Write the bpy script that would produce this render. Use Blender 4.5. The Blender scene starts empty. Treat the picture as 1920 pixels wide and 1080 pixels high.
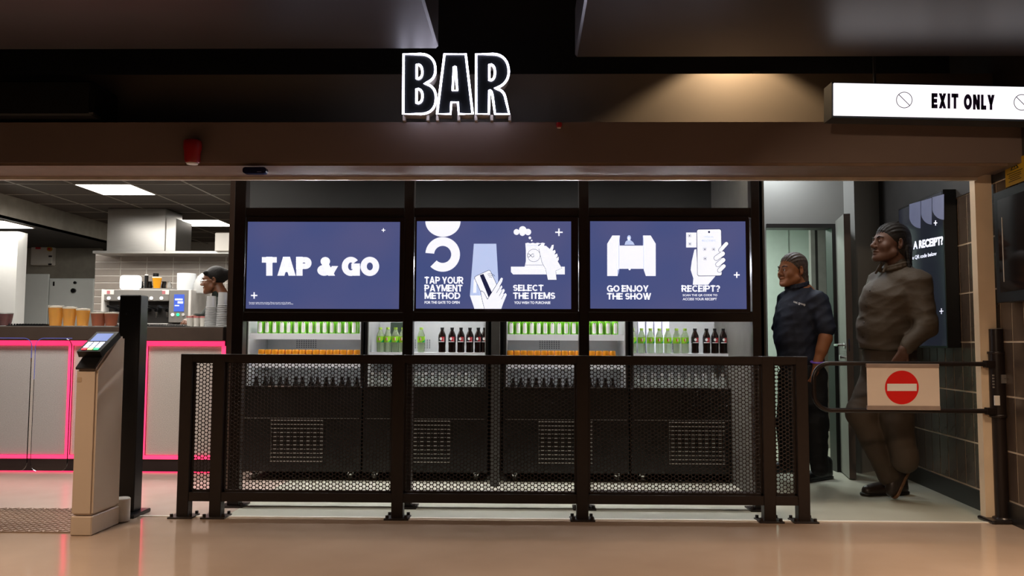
import bpy, bmesh, math, random
import numpy as np
from mathutils import Vector, Matrix
from mathutils.bvhtree import BVHTree

# ------------------------------------------------------------------ scene, camera, world, exposure
scene = bpy.context.scene
COL = scene.collection
random.seed(7)
F = 1550.0            # focal length in pixels of a 1920 px wide frame
H = 1.07              # eye height of the photographer
PIT, YAW, ROL = math.atan(105 / F), math.radians(1.0), 0.004
c_, s_ = math.cos(YAW), math.sin(YAW)
RZ = np.array([[c_, -s_, 0], [s_, c_, 0], [0, 0, 1]])
FWD = RZ @ np.array([0, math.cos(PIT), math.sin(PIT)])
R0 = RZ @ np.array([1.0, 0, 0]); U0 = np.cross(R0, FWD)
R2 = math.cos(ROL) * R0 + math.sin(ROL) * U0
U2 = -math.sin(ROL) * R0 + math.cos(ROL) * U0
EYE = np.array([0, 0, H])
cam_data = bpy.data.cameras.new('camera'); cam = bpy.data.objects.new('camera', cam_data); COL.objects.link(cam)
cam_data.sensor_width = 36; cam_data.lens = F / 1920 * 36; cam_data.clip_start = 0.05; cam_data.clip_end = 100
cam.matrix_world = Matrix(((R2[0], U2[0], -FWD[0], 0), (R2[1], U2[1], -FWD[1], 0), (R2[2], U2[2], -FWD[2], H), (0, 0, 0, 1)))
scene.camera = cam
w = bpy.data.worlds.new('world'); scene.world = w; w.use_nodes = True
w.node_tree.nodes['Background'].inputs[0].default_value = (0.9, 0.8, 0.7, 1)
w.node_tree.nodes['Background'].inputs[1].default_value = 0.006
scene.view_settings.view_transform = 'Standard'; scene.view_settings.look = 'None'
scene.view_settings.exposure = 0.0; scene.view_settings.gamma = 1.0
scene.view_settings.use_curve_mapping = False

def area(name, loc, target, sx, sy, power, color=(1, 1, 1), spread=180):
    l = bpy.data.lights.new(name, 'AREA'); l.shape = 'RECTANGLE'; l.size = sx; l.size_y = sy
    l.energy = power; l.color = color; l.spread = math.radians(spread)
    o = bpy.data.objects.new(name, l); COL.objects.link(o); o.location = loc
    o.rotation_euler = (Vector(target) - Vector(loc)).to_track_quat('-Z', 'Y').to_euler(); return o
def spot(name, loc, target, power, color, angle, blend=0.3, size=0.05):
    l = bpy.data.lights.new(name, 'SPOT'); l.energy = power; l.color = color
    l.spot_size = math.radians(angle); l.spot_blend = blend; l.shadow_soft_size = size
    o = bpy.data.objects.new(name, l); COL.objects.link(o); o.location = loc
    o.rotation_euler = (Vector(target) - Vector(loc)).to_track_quat('-Z', 'Y').to_euler(); return o
WARM = (1.0, 0.74, 0.52); WHITE = (1.0, 0.95, 0.88); COOL = (0.86, 0.93, 1.0)
# hall: warm ceiling panels behind the photographer, one warm spot grazing the bulkhead
# unseen area lights added over bar and aisle boost the kitchen's ceiling panels; the passages behind have their own lamps
for hx, hy, hp in ((-2.8, 3.1, 36), (0.1, 3.1, 8), (2.4, 3.1, 38), (-1.2, 1.2, 8), (1.6, 1.2, 24)):
    area('hall_downlight', (hx, hy, 2.62), (hx, hy, 0), 0.5, 0.5, hp, WARM, 115)
spot('hall_spot', (-0.6, 0.6, 2.5), (3.3, 5.9, 0.7), 210, WARM, 34, 0.5, 0.05)
spot('header_spot', (1.3, 4.89, 3.04), (1.3, 4.95, 2.0), 46, (1.0, 0.72, 0.45), 120, 0.35, 0.015)
area('bar_front_fill', (-3.6, 5.9, 2.72), (-3.6, 6.3, 0), 2.6, 0.5, 82, WHITE, 160)  # added fill for the bar floor and glitter panels, no fixture there
area('bar_back_fill', (-4.2, 8.6, 2.6), (-4.2, 8.7, 0), 2.5, 1.5, 82, WHITE)  # added fill for the kitchen, on top of its ceiling panels
area('passage_light', (2.1, 6.9, 2.85), (2.15, 7.0, 0), 0.3, 0.2, 15, COOL)
area('passage_light', (2.3, 5.7, 2.8), (2.2, 5.8, 0), 0.6, 0.5, 15, WHITE)
area('back_room_light', (1.9, 8.6, 2.5), (1.9, 8.8, 0), 1.2, 1.0, 70, (0.93, 1.0, 0.95))
area('aisle_fill', (0.0, 5.85, 2.55), (0.0, 5.85, 0), 3.4, 0.3, 45, WHITE)  # added fill to brighten the aisle floor, no fixture there

# ------------------------------------------------------------------ helpers
def ray(px, py): return FWD + (px - 960) / F * R2 - (py - 540) / F * U2
def P(px, py, Y):
    d = ray(px, py); return Vector(EYE + d * (Y / d[1]))
def G(px, py, z=0.0):
    d = ray(px, py); return Vector(EYE + d * ((z - H) / d[2]))
def X(px, Y): return P(px, 645, Y).x
def Z(py, Y, px=960): return P(px, py, Y).z
_A = np.array(G(1709, 900)); _B = np.array(G(1857, 964)); WD = (_B - _A) / np.linalg.norm(_B - _A)
WN = np.array([WD[1], -WD[0], 0.0]); WN = WN if WN[0] < 0 else -WN   # side wall normal, into the room
def WP(px, py, off=0.0):
    r = ray(px, py); o = _A + WN * off; return Vector(EYE + r * (((o - EYE) @ WN) / (r @ WN)))
def WS(s, z, off=0.0): return Vector(_A + WD * s + WN * off + np.array([0, 0, z]))
def Wuv(px, py, off=0.0):
    p = np.array(WP(px, py, off)); return float((p - _A) @ WD), float(p[2])

def lin(c):
    c /= 255.0; return c / 12.92 if c <= 0.04045 else ((c + 0.055) / 1.055) ** 2.4
def C(h):
    h = h.lstrip('#'); return tuple(lin(int(h[i:i + 2], 16)) for i in (0, 2, 4)) + (1.0,)
MATS = {}
def mat(name, col, rough=0.5, metal=0.0, emis=None, es=1.0, var=0.12, scale=8.0, bump=0.0, trans=0.0, ior=1.45, coat=0.0, spec=0.5, alpha=1.0, stretch=None, rvar=0.0):
    if name in MATS: return MATS[name]
    m = bpy.data.materials.new(name); m.use_nodes = True; nt = m.node_tree; b = nt.nodes['Principled BSDF']
    c = C(col) if isinstance(col, str) else tuple(col) + (1.0,)
    b.inputs['Roughness'].default_value = rough; b.inputs['Metallic'].default_value = metal
    b.inputs['Specular IOR Level'].default_value = spec; b.inputs['IOR'].default_value = ior
    b.inputs['Coat Weight'].default_value = coat; b.inputs['Coat Roughness'].default_value = 0.08
    b.inputs['Transmission Weight'].default_value = trans; b.inputs['Alpha'].default_value = alpha
    tc = nt.nodes.new('ShaderNodeTexCoord'); mp = nt.nodes.new('ShaderNodeMapping'); nt.links.new(tc.outputs['Object'], mp.inputs[0])
    if stretch: mp.inputs['Scale'].default_value = stretch
    n = nt.nodes.new('ShaderNodeTexNoise'); n.inputs['Scale'].default_value = scale; n.inputs['Detail'].default_value = 4
    nt.links.new(mp.outputs[0], n.inputs['Vector'])
    r = nt.nodes.new('ShaderNodeValToRGB'); r.color_ramp.elements[0].position = 0.3; r.color_ramp.elements[1].position = 0.7
    r.color_ramp.elements[0].color = tuple(max(0, v * (1 - var)) for v in c[:3]) + (1,)
    r.color_ramp.elements[1].color = tuple(min(1, v * (1 + var)) for v in c[:3]) + (1,)
    nt.links.new(n.outputs['Fac'], r.inputs[0]); nt.links.new(r.outputs[0], b.inputs['Base Color'])
    if rvar:
        mr = nt.nodes.new('ShaderNodeMapRange'); mr.inputs['To Min'].default_value = max(0, rough - rvar); mr.inputs['To Max'].default_value = rough + rvar
        nt.links.new(n.outputs['Fac'], mr.inputs['Value']); nt.links.new(mr.outputs[0], b.inputs['Roughness'])
    if bump:
        bp = nt.nodes.new('ShaderNodeBump'); bp.inputs['Strength'].default_value = bump; bp.inputs['Distance'].default_value = 0.01
        nt.links.new(n.outputs['Fac'], bp.inputs['Height']); nt.links.new(bp.outputs[0], b.inputs['Normal'])
    if emis:
        b.inputs['Emission Color'].default_value = C(emis); b.inputs['Emission Strength'].default_value = es
    MATS[name] = m; return m

class MB:
    def __init__(s): s.bm = bmesh.new()
    def box(s, x0, x1, y0, y1, z0, z1, bev=0.0, M=None, seg=1):
        r = bmesh.ops.create_cube(s.bm, size=1.0); v = r['verts']
        for q in v: q.co = Vector(((x0 + x1) / 2 + q.co.x * (x1 - x0), (y0 + y1) / 2 + q.co.y * (y1 - y0), (z0 + z1) / 2 + q.co.z * (z1 - z0)))
        if bev:
            e = list({e for q in v for e in q.link_edges})
            g = bmesh.ops.bevel(s.bm, geom=e, offset=bev, segments=seg, affect='EDGES', profile=0.5)
            v = list({q for f in g['faces'] for q in f.verts} | {q for q in v if q.is_valid})
        if M is not None:
            for q in v: q.co = M @ q.co
        return s
    def hexa(s, a, b, c, d, off):
        """quad a b c d swept by vector off"""
        off = Vector(off); vs = [s.bm.verts.new(Vector(q)) for q in (a, b, c, d)] + [s.bm.verts.new(Vector(q) + off) for q in (a, b, c, d)]
        for f in ((0, 1, 2, 3), (7, 6, 5, 4), (0, 4, 5, 1), (1, 5, 6, 2), (2, 6, 7, 3), (3, 7, 4, 0)): s.bm.faces.new([vs[i] for i in f])
        return s
    def prism(s, pts, off):
        off = Vector(off); a = [s.bm.verts.new(Vector(q)) for q in pts]; b = [s.bm.verts.new(Vector(q) + off) for q in pts]
        n = len(a); s.bm.faces.new(a); s.bm.faces.new(b[::-1])
        for i in range(n): s.bm.faces.new([a[i], b[i], b[(i + 1) % n], a[(i + 1) % n]])
        return s
    def poly(s, pts):
        s.bm.faces.new([s.bm.verts.new(Vector(q)) for q in pts]); return s
    def cone(s, p0, p1, r0, r1=None, seg=16, cap=True):
        r1 = r0 if r1 is None else r1; p0, p1 = Vector(p0), Vector(p1); d = p1 - p0
        q = d.to_track_quat('Z', 'Y'); A = []; B = []
        for i in range(seg):
            a = 2 * math.pi * i / seg; v = Vector((math.cos(a), math.sin(a), 0))
            A.append(s.bm.verts.new(p0 + q @ (v * r0))); B.append(s.bm.verts.new(p1 + q @ (v * r1)))
        for i in range(seg): s.bm.faces.new([A[i], A[(i + 1) % seg], B[(i + 1) % seg], B[i]])
        if cap: s.bm.faces.new(A[::-1]); s.bm.faces.new(B)
        return s
    def lathe(s, prof, c=(0, 0, 0), seg=16):
        c = Vector(c); rings = []
        for r, z in prof:
            rings.append([s.bm.verts.new(c + Vector((max(r, 1e-4) * math.cos(2 * math.pi * i / seg), max(r, 1e-4) * math.sin(2 * math.pi * i / seg), z))) for i in range(seg)])
        for a, b in zip(rings, rings[1:]):
            for i in range(seg): s.bm.faces.new([a[i], a[(i + 1) % seg], b[(i + 1) % seg], b[i]])
        s.bm.faces.new(rings[0][::-1]); s.bm.faces.new(rings[-1]); return s
    def tube(s, path, r, seg=8, closed=False):
        pts = [Vector(p) for p in path]; n = len(pts); rings = []; up = None
        for i, p in enumerate(pts):
            if closed: t = (pts[(i + 1) % n] - pts[i - 1]).normalized()
            else: t = (pts[min(i + 1, n - 1)] - pts[max(i - 1, 0)]).normalized()
            if up is None: up = t.orthogonal().normalized()
            up = (up - t * up.dot(t)).normalized(); sd = t.cross(up)
            rr = r[i] if isinstance(r, (list, tuple)) else r
            rings.append([s.bm.verts.new(p + (up * math.cos(2 * math.pi * k / seg) + sd * math.sin(2 * math.pi * k / seg)) * rr) for k in range(seg)])
        prs = list(zip(rings, rings[1:])) + ([(rings[-1], rings[0])] if closed else [])
        for a, b in prs:
            for k in range(seg): s.bm.faces.new([a[k], a[(k + 1) % seg], b[(k + 1) % seg], b[k]])
        if not closed: s.bm.faces.new(rings[0][::-1]); s.bm.faces.new(rings[-1])
        return s
    def build(s, name, m, parent=None, smooth=False, loc=None, world=True):
        """loc: object origin; when world, vertex coordinates are world ones and get moved to the parent's origin"""
        o0 = Vector(loc) if loc is not None else Vector((0, 0, 0))
        if parent is not None and world:
            q = parent
            while q is not None: o0 = o0 + q.location; q = q.parent
        if o0.length: bmesh.ops.translate(s.bm, verts=s.bm.verts, vec=-o0)
        bmesh.ops.recalc_face_normals(s.bm, faces=s.bm.faces)
        me = bpy.data.meshes.new(name); s.bm.to_mesh(me); s.bm.free(); me.materials.append(m)
        if smooth:
            me.polygons.foreach_set('use_smooth', [True] * len(me.polygons))
            try: me.set_sharp_from_angle(angle=math.radians(40))
            except Exception: pass
        o = bpy.data.objects.new(name, me); COL.objects.link(o)
        if loc is not None: o.location = loc
        if parent is not None: o.parent = parent
        return o
def tag(o, label, cat, group=None, kind=None):
    o['label'] = label; o['category'] = cat
    if group: o['group'] = group
    if kind: o['kind'] = kind
    return o
def thing(name, label, cat, loc=(0, 0, 0), group=None):
    o = bpy.data.objects.new(name, None); COL.objects.link(o); o.location = loc; o.empty_display_size = 0.1
    return tag(o, label, cat, group)
def struct(o): o['kind'] = 'structure'; return o
def kids(o): return [c for c in bpy.data.objects if c.parent is o]
def dup(root, loc, label=None, group=None, rz=None):
    r = root.copy(); COL.objects.link(r); r.location = loc
    if rz is not None: r.rotation_euler = (0, 0, rz)
    if label: r['label'] = label
    if group: r['group'] = group
    for ch in CH[root.name]:
        c = ch.copy(); COL.objects.link(c); c.parent = r
    return r
CH = {}
def bx(name, m, parent, *a, bev=0.0, **k): return MB().box(*a, bev=bev).build(name, m, parent, **k)
def pbox(name, m, parent, px0, px1, py0, py1, Y, depth, bev=0.0):
    """a box whose front face stands in the plane y=Y and is measured off the photograph"""
    pm = (px0 + px1) / 2
    return MB().box(X(px0, Y), X(px1, Y), Y, Y + depth, Z(py1, Y, pm), Z(py0, Y, pm), bev=bev).build(name, m, parent)

_TXT = {}
def text_mesh(s, offset=0.0, shear=0.0, space=1.0):
    """outline of the built-in font as (verts, faces) normalised to a unit box"""
    cu = bpy.data.curves.new('t', 'FONT'); cu.body = s; cu.offset = offset; cu.shear = shear; cu.space_character = space
    cu.resolution_u = 4
    o = bpy.data.objects.new('t', cu); COL.objects.link(o); dg = bpy.context.evaluated_depsgraph_get(); dg.update()
    me = o.evaluated_get(dg).to_mesh(); v = [Vector(q.co) for q in me.vertices]; f = [tuple(p.vertices) for p in me.polygons]
    o.evaluated_get(dg).to_mesh_clear(); bpy.data.objects.remove(o); bpy.data.curves.remove(cu)
    xs = [q.x for q in v]; ys = [q.y for q in v]; x0, x1, y0, y1 = min(xs), max(xs), min(ys), max(ys)
    return [((q.x - x0) / (x1 - x0), (q.y - y0) / (y1 - y0)) for q in v], f
def text_on(name, s, fn, m, parent, offset=0.02, space=1.0, world=True, thick=None):
    """fn maps (u,v) in the unit box to a world point; thick gives the letters a body"""
    v, f = text_mesh(s, offset, 0, space); b = MB(); vs = [b.bm.verts.new(fn(*q)) for q in v]
    for p in f:
        try: b.bm.faces.new([vs[i] for i in p])
        except ValueError: pass
    if thick is not None:
        g = bmesh.ops.extrude_face_region(b.bm, geom=list(b.bm.faces))
        for q in g['geom']:
            if isinstance(q, bmesh.types.BMVert): q.co += Vector(thick)
    o = b.build(name, m, parent, world=world); return o

# signed distance figures ------------------------------------------------------------------
class SDF:
    def __init__(s, lo, hi, h):
        s.h = h; s.lo = np.array(lo, float); n = np.ceil((np.array(hi) - s.lo) / h).astype(int) + 1; s.n = n
        s.g = np.full(n, 0.06, np.float32)
    def _sub(s, lo, hi, M):
        if M is not None:
            Rm, t, sc = M; cs = np.array([[x, y, z] for x in (lo[0], hi[0]) for y in (lo[1], hi[1]) for z in (lo[2], hi[2])]) * sc @ Rm.T + t
            lo, hi = cs.min(0), cs.max(0)
        i0 = np.clip(np.floor((lo - s.lo) / s.h).astype(int), 0, s.n); i1 = np.clip(np.ceil((hi - s.lo) / s.h).astype(int) + 1, 0, s.n)
        if (i1 <= i0).any(): return None
        ax = [(np.arange(i0[k], i1[k]) * s.h + s.lo[k]).astype(np.float32) for k in range(3)]
        g = np.stack(np.meshgrid(*ax, indexing='ij'), -1)
        if M is not None: g = ((g - np.array(M[1], np.float32)) @ np.array(M[0], np.float32)) / M[2]
        return tuple(slice(i0[k], i1[k]) for k in range(3)), g
    def _put(s, sl, d, k, sub):
        a = s.g[sl]
        if sub: d = -d; h = np.maximum(k - np.abs(a - d), 0) / k; s.g[sl] = np.maximum(a, d) + h * h * k / 4
        else: h = np.maximum(k - np.abs(a - d), 0) / k; s.g[sl] = np.minimum(a, d) - h * h * k / 4
    def cap(s, a, b, r0, r1=None, k=0.02, M=None, sub=False):
        r1 = r0 if r1 is None else r1; a = np.array(a, float); b = np.array(b, float); mr = max(r0, r1) + 0.05
        q = s._sub(np.minimum(a, b) - mr, np.maximum(a, b) + mr, M)
        if q is None: return s
        sl, g = q; ab = (b - a).astype(np.float32); pa = g - a.astype(np.float32)
        t = np.clip(pa @ ab / max(float(ab @ ab), 1e-9), 0, 1); d = np.linalg.norm(pa - t[..., None] * ab, axis=-1) - (r0 + (r1 - r0) * t)
        s._put(sl, d * (M[2] if M else 1), k, sub); return s
    def path(s, pts, rs, k=0.02, M=None):
        for i in range(len(pts) - 1): s.cap(pts[i], pts[i + 1], rs[i], rs[i + 1], k, M)
        return s
    def ell(s, c, r, k=0.02, M=None, sub=False, rot=None):
        c = np.array(c, float); r = np.array(r, float); mr = r.max() + 0.05 if rot is not None else r + 0.05
        q = s._sub(c - mr, c + mr, M)
        if q is None: return s
        sl, g = q; p = g - c.astype(np.float32)
        if rot is not None: p = p @ np.array(rot, np.float32)
        k0 = np.linalg.norm(p / r, axis=-1); k1 = np.linalg.norm(p / (r * r), axis=-1) + 1e-6; d = k0 * (k0 - 1) / k1
        s._put(sl, d.astype(np.float32) * (M[2] if M else 1), k, sub); return s
    def cut(s, fn):
        """keep only where fn(grid) < 0"""
        ax = [(np.arange(s.n[k]) * s.h + s.lo[k]).astype(np.float32) for k in range(3)]
        g = np.meshgrid(*ax, indexing='ij'); s.g = np.maximum(s.g, fn(*g)); return s
    def wrinkle(s, amp, freq, seed=0):
        r = np.random.RandomState(seed); ax = [(np.arange(s.n[k]) * s.h + s.lo[k]).astype(np.float32) for k in range(3)]
        g = np.meshgrid(*ax, indexing='ij'); w_ = 0
        for i in range(5):
            d = r.randn(3); d /= np.linalg.norm(d); d[2] *= 1.7; ph = r.rand() * 6.28; f = freq * (0.6 + r.rand() * 1.2)
            warp = 1.5 * np.sin((g[0] * r.randn() + g[1] * r.randn() + g[2] * r.randn()) * freq * 0.5)
            w_ = w_ + np.abs(np.sin((g[0] * d[0] + g[1] * d[1] + g[2] * d[2]) * f + ph + warp))
        s.g = s.g + (w_ - 4.0).astype(np.float32) * amp; return s
    def mesh(s, name, m, parent, smooth=True, loc=None):
        g = s.g; ins = g < 0; n = g.shape
        c = ins[:-1, :-1, :-1].astype(np.int8)
        offs = [(i, j, k) for i in (0, 1) for j in (0, 1) for k in (0, 1)]; cnt = 0
        for (i, j, k) in offs: cnt = cnt + ins[i:n[0] - 1 + i, j:n[1] - 1 + j, k:n[2] - 1 + k].astype(np.int8)
        act = (cnt > 0) & (cnt < 8); idx = np.argwhere(act); vid = np.full(act.shape, -1, np.int64); vid[act] = np.arange(len(idx))
        acc = np.zeros((len(idx), 3)); num = np.zeros(len(idx))
        for a in offs:
            for ax in range(3):
                if a[ax]: continue
                b = list(a); b[ax] = 1
                va = g[idx[:, 0] + a[0], idx[:, 1] + a[1], idx[:, 2] + a[2]]; vb = g[idx[:, 0] + b[0], idx[:, 1] + b[1], idx[:, 2] + b[2]]
                cr = (va < 0) != (vb < 0); t = np.where(cr, va / np.where(cr, va - vb, 1), 0)
                p = np.tile(np.array(a, float), (len(idx), 1)); p[:, ax] += t
                acc[cr] += p[cr]; num[cr] += 1
        V = (idx + acc / num[:, None]) * s.h + s.lo; Fc = []
        for ax in range(3):
            sl0 = [slice(None)] * 3; sl1 = [slice(None)] * 3; sl0[ax] = slice(0, -1); sl1[ax] = slice(1, None)
            e = np.argwhere(ins[tuple(sl0)] != ins[tuple(sl1)]); u, v = (ax + 1) % 3, (ax + 2) % 3
            ok = (e[:, u] > 0) & (e[:, v] > 0) & (e[:, u] < n[u] - 1) & (e[:, v] < n[v] - 1); e = e[ok]
            q = []
            for du, dv in ((1, 1), (0, 1), (0, 0), (1, 0)):
                f = e.copy(); f[:, u] -= du; f[:, v] -= dv; q.append(vid[f[:, 0], f[:, 1], f[:, 2]])
            q = np.stack(q, -1); fl = ins[tuple(e.T)]; q[~fl] = q[~fl][:, ::-1]; Fc.append(q)
        Fc = np.concatenate(Fc); Fc = Fc[(Fc >= 0).all(1)]
        o0 = np.zeros(3) if loc is None else np.array(loc, float)
        q = parent
        while q is not None: o0 = o0 + np.array(q.location); q = q.parent
        V = V - o0
        me = bpy.data.meshes.new(name); me.vertices.add(len(V)); me.vertices.foreach_set('co', V.ravel().astype(np.float32))
        me.loops.add(len(Fc) * 4); me.loops.foreach_set('vertex_index', Fc.ravel().astype(np.int32))
        me.polygons.add(len(Fc)); me.polygons.foreach_set('loop_start', (np.arange(len(Fc)) * 4).astype(np.int32))
        me.update(calc_edges=True); me.validate(); me.materials.append(m)
        me.polygons.foreach_set('use_smooth', [True] * len(me.polygons))
        o = bpy.data.objects.new(name, me); COL.objects.link(o)
        if parent is not None: o.parent = parent
        if loc is not None: o.location = loc
        return o
# ------------------------------------------------------------------ materials
black_steel = mat('black_steel', '#241b17', 0.38, 0.0, var=0.15, scale=30, bump=0.05, spec=0.5)
dark_paint = mat('dark_paint', '#1b1817', 0.6)
soffit_m = mat('soffit_paint', '#322c2a', 0.38, bump=0.05, scale=2)
beam_m = mat('beam_paint', '#75665f', 0.35, var=0.08, scale=1.5)
bulk_m = mat('bulkhead_paint', '#6f665a', 0.6, var=0.06, scale=2)
trim_m = mat('trim_cream', '#d8c2a6', 0.42, var=0.06, scale=5)
white_p = mat('white_plastic', '#d9d4cc', 0.4, var=0.03)
blackp = mat('black_plastic', '#0d0d0e', 0.3, var=0.1)
steel = mat('brushed_steel', '#c4c2be', 0.3, 0.85, var=0.04, scale=6, stretch=(1, 1, 30), rvar=0.03)
chrome = mat('chrome', '#d8d8d8', 0.15, 1.0)
line_m = mat('white_strip', '#e6e0d4', 0.5, var=0.04)
neon_m = mat('neon_white', '#ffffff', 0.4, emis='#e9e6ff', es=12.0)
lamp_m = mat('lamp_white', '#ffffff', 0.4, emis='#fff8ee', es=15.0)
pink_m = mat('pink_led', '#ff5a80', 0.4, emis='#ff2f62', es=1.6)

# heavy block lettering drawn from strokes (words on screens and signs)
def block_glyph(ch, t):
    out = []
    R = lambda x0, y0, x1, y1: out.append([(x0, y0), (x1, y0), (x1, y1), (x0, y1)])
    Lq = lambda x0, y0, x1, y1, w_=None: out.append([(x0, y0), (x0 + (w_ or t * 1.12), y0), (x1 + (w_ or t * 1.12), y1), (x1, y1)])
    def A(cx, cy, rx, ry, a0, a1, n=14):
        th = t * .92
        for i in range(n):
            p, q = [math.radians(a0 + (a1 - a0) * (i + k) / n) for k in (0, 1)]
            out.append([(cx + rx * math.cos(p), cy + ry * math.sin(p)), (cx + rx * math.cos(q), cy + ry * math.sin(q)), (cx + (rx - t) * math.cos(q), cy + (ry - th) * math.sin(q)), (cx + (rx - t) * math.cos(p), cy + (ry - th) * math.sin(p))])
    th = t * .9; w_ = .78
    if ch == ' ': w_ = .24
    elif ch == 'T': R(0, 1 - th, w_, 1); R((w_ - t) / 2, 0, (w_ + t) / 2, 1)
    elif ch == 'A': w_ = .96; Lq(0, 0, w_ / 2 - t * .56, 1); Lq(w_ - t * 1.12, 0, w_ / 2 - t * .56, 1); R(.2, .2, w_ - .2, .2 + th * .8)
    elif ch in 'PR':
        w_ = .8; R(0, 0, t, 1); R(0, 1 - th, w_ - .32, 1); R(0, .36, w_ - .32, .36 + th); A(w_ - .32, .68, .32, .32, -90, 90)
        if ch == 'R': w_ = .84; Lq(w_ - t * 1.2, 0, .3, .42, t * 1.2)
    elif ch == '&':
        w_ = .98; A(.42, .77, .25, .235, 0, 360, 20); A(.36, .29, .36, .295, 0, 360, 22); Lq(w_ - t * 1.25, 0, .2, .72, t * 1.1); Lq(.52, .1, .76, .52, t)
    elif ch == 'G': w_ = .95; A(.475, .5, .475, .515, 40, 360, 24); R(.5, .36, w_, .36 + th); R(w_ - t, 0, w_, .5)
    elif ch == 'C': w_ = .88; A(.47, .5, .47, .515, 42, 318, 24)
    elif ch == 'O': w_ = .98; A(.49, .5, .49, .515, 0, 360, 30)
    elif ch == 'Y': w_ = .88; Lq(w_ / 2 - t * .56, .38, 0, 1); Lq(w_ / 2 - t * .56, .38, w_ - t * 1.12, 1); R((w_ - t) / 2, 0, (w_ + t) / 2, .42)
    elif ch == 'U': w_ = .82; R(0, .38, t, 1); R(w_ - t, .38, w_, 1); A(w_ / 2, .385, w_ / 2, .4, 180, 360, 16)
    elif ch == 'M': w_ = 1.02; R(0, 0, t, 1); R(w_ - t, 0, w_, 1); Lq(w_ / 2 - t * .5, .1, 0, 1, t); Lq(w_ / 2 - t * .5, .1, w_ - t, 1, t)
    elif ch == 'N': w_ = .84; R(0, 0, t, 1); R(w_ - t, 0, w_, 1); Lq(w_ - t * 1.05, 0, 0, 1, t * 1.05)
    elif ch == 'E': w_ = .68; R(0, 0, t, 1); R(0, 0, w_, th); R(0, 1 - th, w_, 1); R(0, .5 - th / 2, w_ - .04, .5 + th / 2)
    elif ch == 'L': w_ = .64; R(0, 0, t, 1); R(0, 0, w_, th)
    elif ch == 'H': w_ = .82; R(0, 0, t, 1); R(w_ - t, 0, w_, 1); R(0, .5 - th / 2, w_, .5 + th / 2)
    elif ch == 'D': w_ = .86; R(0, 0, t, 1); R(0, 0, .4, th); R(0, 1 - th, .4, 1); A(.4, .5, .46, .5, -90, 90, 18)
    elif ch == 'I': w_ = t; R(0, 0, t, 1)
    elif ch == 'J': w_ = .6; R(w_ - t, .33, w_, 1); A(w_ / 2, .335, w_ / 2, .35, 190, 360, 14)
    elif ch == 'X': w_ = .84; Lq(0, 0, w_ - t * 1.12, 1); Lq(w_ - t * 1.12, 0, 0, 1)
    elif ch == 'W': w_ = 1.26; Lq(.28, 0, 0, 1, t); Lq(.28, 0, w_ / 2 - t / 2, 1, t); Lq(w_ - .28 - t, 0, w_ / 2 - t / 2, 1, t); Lq(w_ - .28 - t, 0, w_ - t, 1, t)
    elif ch == 'S': w_ = .72; ry = (1 + th) / 4 + .01; A(.36, 1 - ry, .36, ry, 25, 270, 16); A(.36, ry, .36, ry, 90, -155, 16)
    elif ch == '?': w_ = .66; A(.33, .7, .33, .31, 165, -60, 16); R(.33 - t / 2, .27, .33 + t / 2, .48); R(.33 - t / 2, 0, .33 + t / 2, .18)
    return out, w_
def block_text(name, s, fn, m, parent, t=.27, gap=.05, squeeze=1.0):
    x = 0; polys = []
    for ch in s:
        g, w_ = block_glyph(ch, t); polys += [[(x + a, b) for a, b in q] for q in g]; x += w_ + gap
    x -= gap; b = MB()
    for q in polys:
        try: b.poly([fn(a / x, v) for a, v in q])
        except ValueError: pass
    return b.build(name, m, parent)

# ------------------------------------------------------------------ floors
YF = 5.15
def floor_mat(name, base, dark, rough, sc):
    m = mat(name, base, rough, var=0.1, scale=sc, coat=0.0, rvar=0.03, spec=0.6)
    nt = m.node_tree; b = nt.nodes['Principled BSDF']
    rp = [n for n in nt.nodes if n.type == 'VALTORGB'][0]; rp.color_ramp.elements[0].color = C(dark); rp.color_ramp.elements[1].color = C(base)
    n2 = nt.nodes.new('ShaderNodeTexNoise'); n2.inputs['Scale'].default_value = 3.0; n2.inputs['Detail'].default_value = 2
    tc = [n for n in nt.nodes if n.type == 'TEX_COORD'][0]; nt.links.new(tc.outputs['Object'], n2.inputs['Vector'])
    bp = nt.nodes.new('ShaderNodeBump'); bp.inputs['Strength'].default_value = 0.06; bp.inputs['Distance'].default_value = 0.02
    nt.links.new(n2.outputs['Fac'], bp.inputs['Height']); nt.links.new(bp.outputs[0], b.inputs['Normal']); return m
hall_floor_m = floor_mat('polished_brown_resin', '#bba491', '#a8927f', 0.10, 1.2)
bar_floor_m = floor_mat('polished_pinkish_resin', '#c4b2a4', '#b3a195', 0.25, 1.5)
pas_floor_m = floor_mat('grey_green_resin', '#b5b3a2', '#a5a393', 0.4, 1.5)
XW = float(WS(1.6, 0).x)
struct(bx('floor', hall_floor_m, None, -8, 3.4, -3, YF, -0.1, 0))
struct(bx('floor', bar_floor_m, None, -12, X(430, YF), YF, 14, -0.1, 0))
struct(bx('floor', pas_floor_m, None, X(430, YF), 3.6, YF, 14, -0.1, 0))
struct(bx('trim_1', line_m, None, X(262, YF), 2.96, YF - 0.012, YF + 0.012, 0, 0.004))

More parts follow.
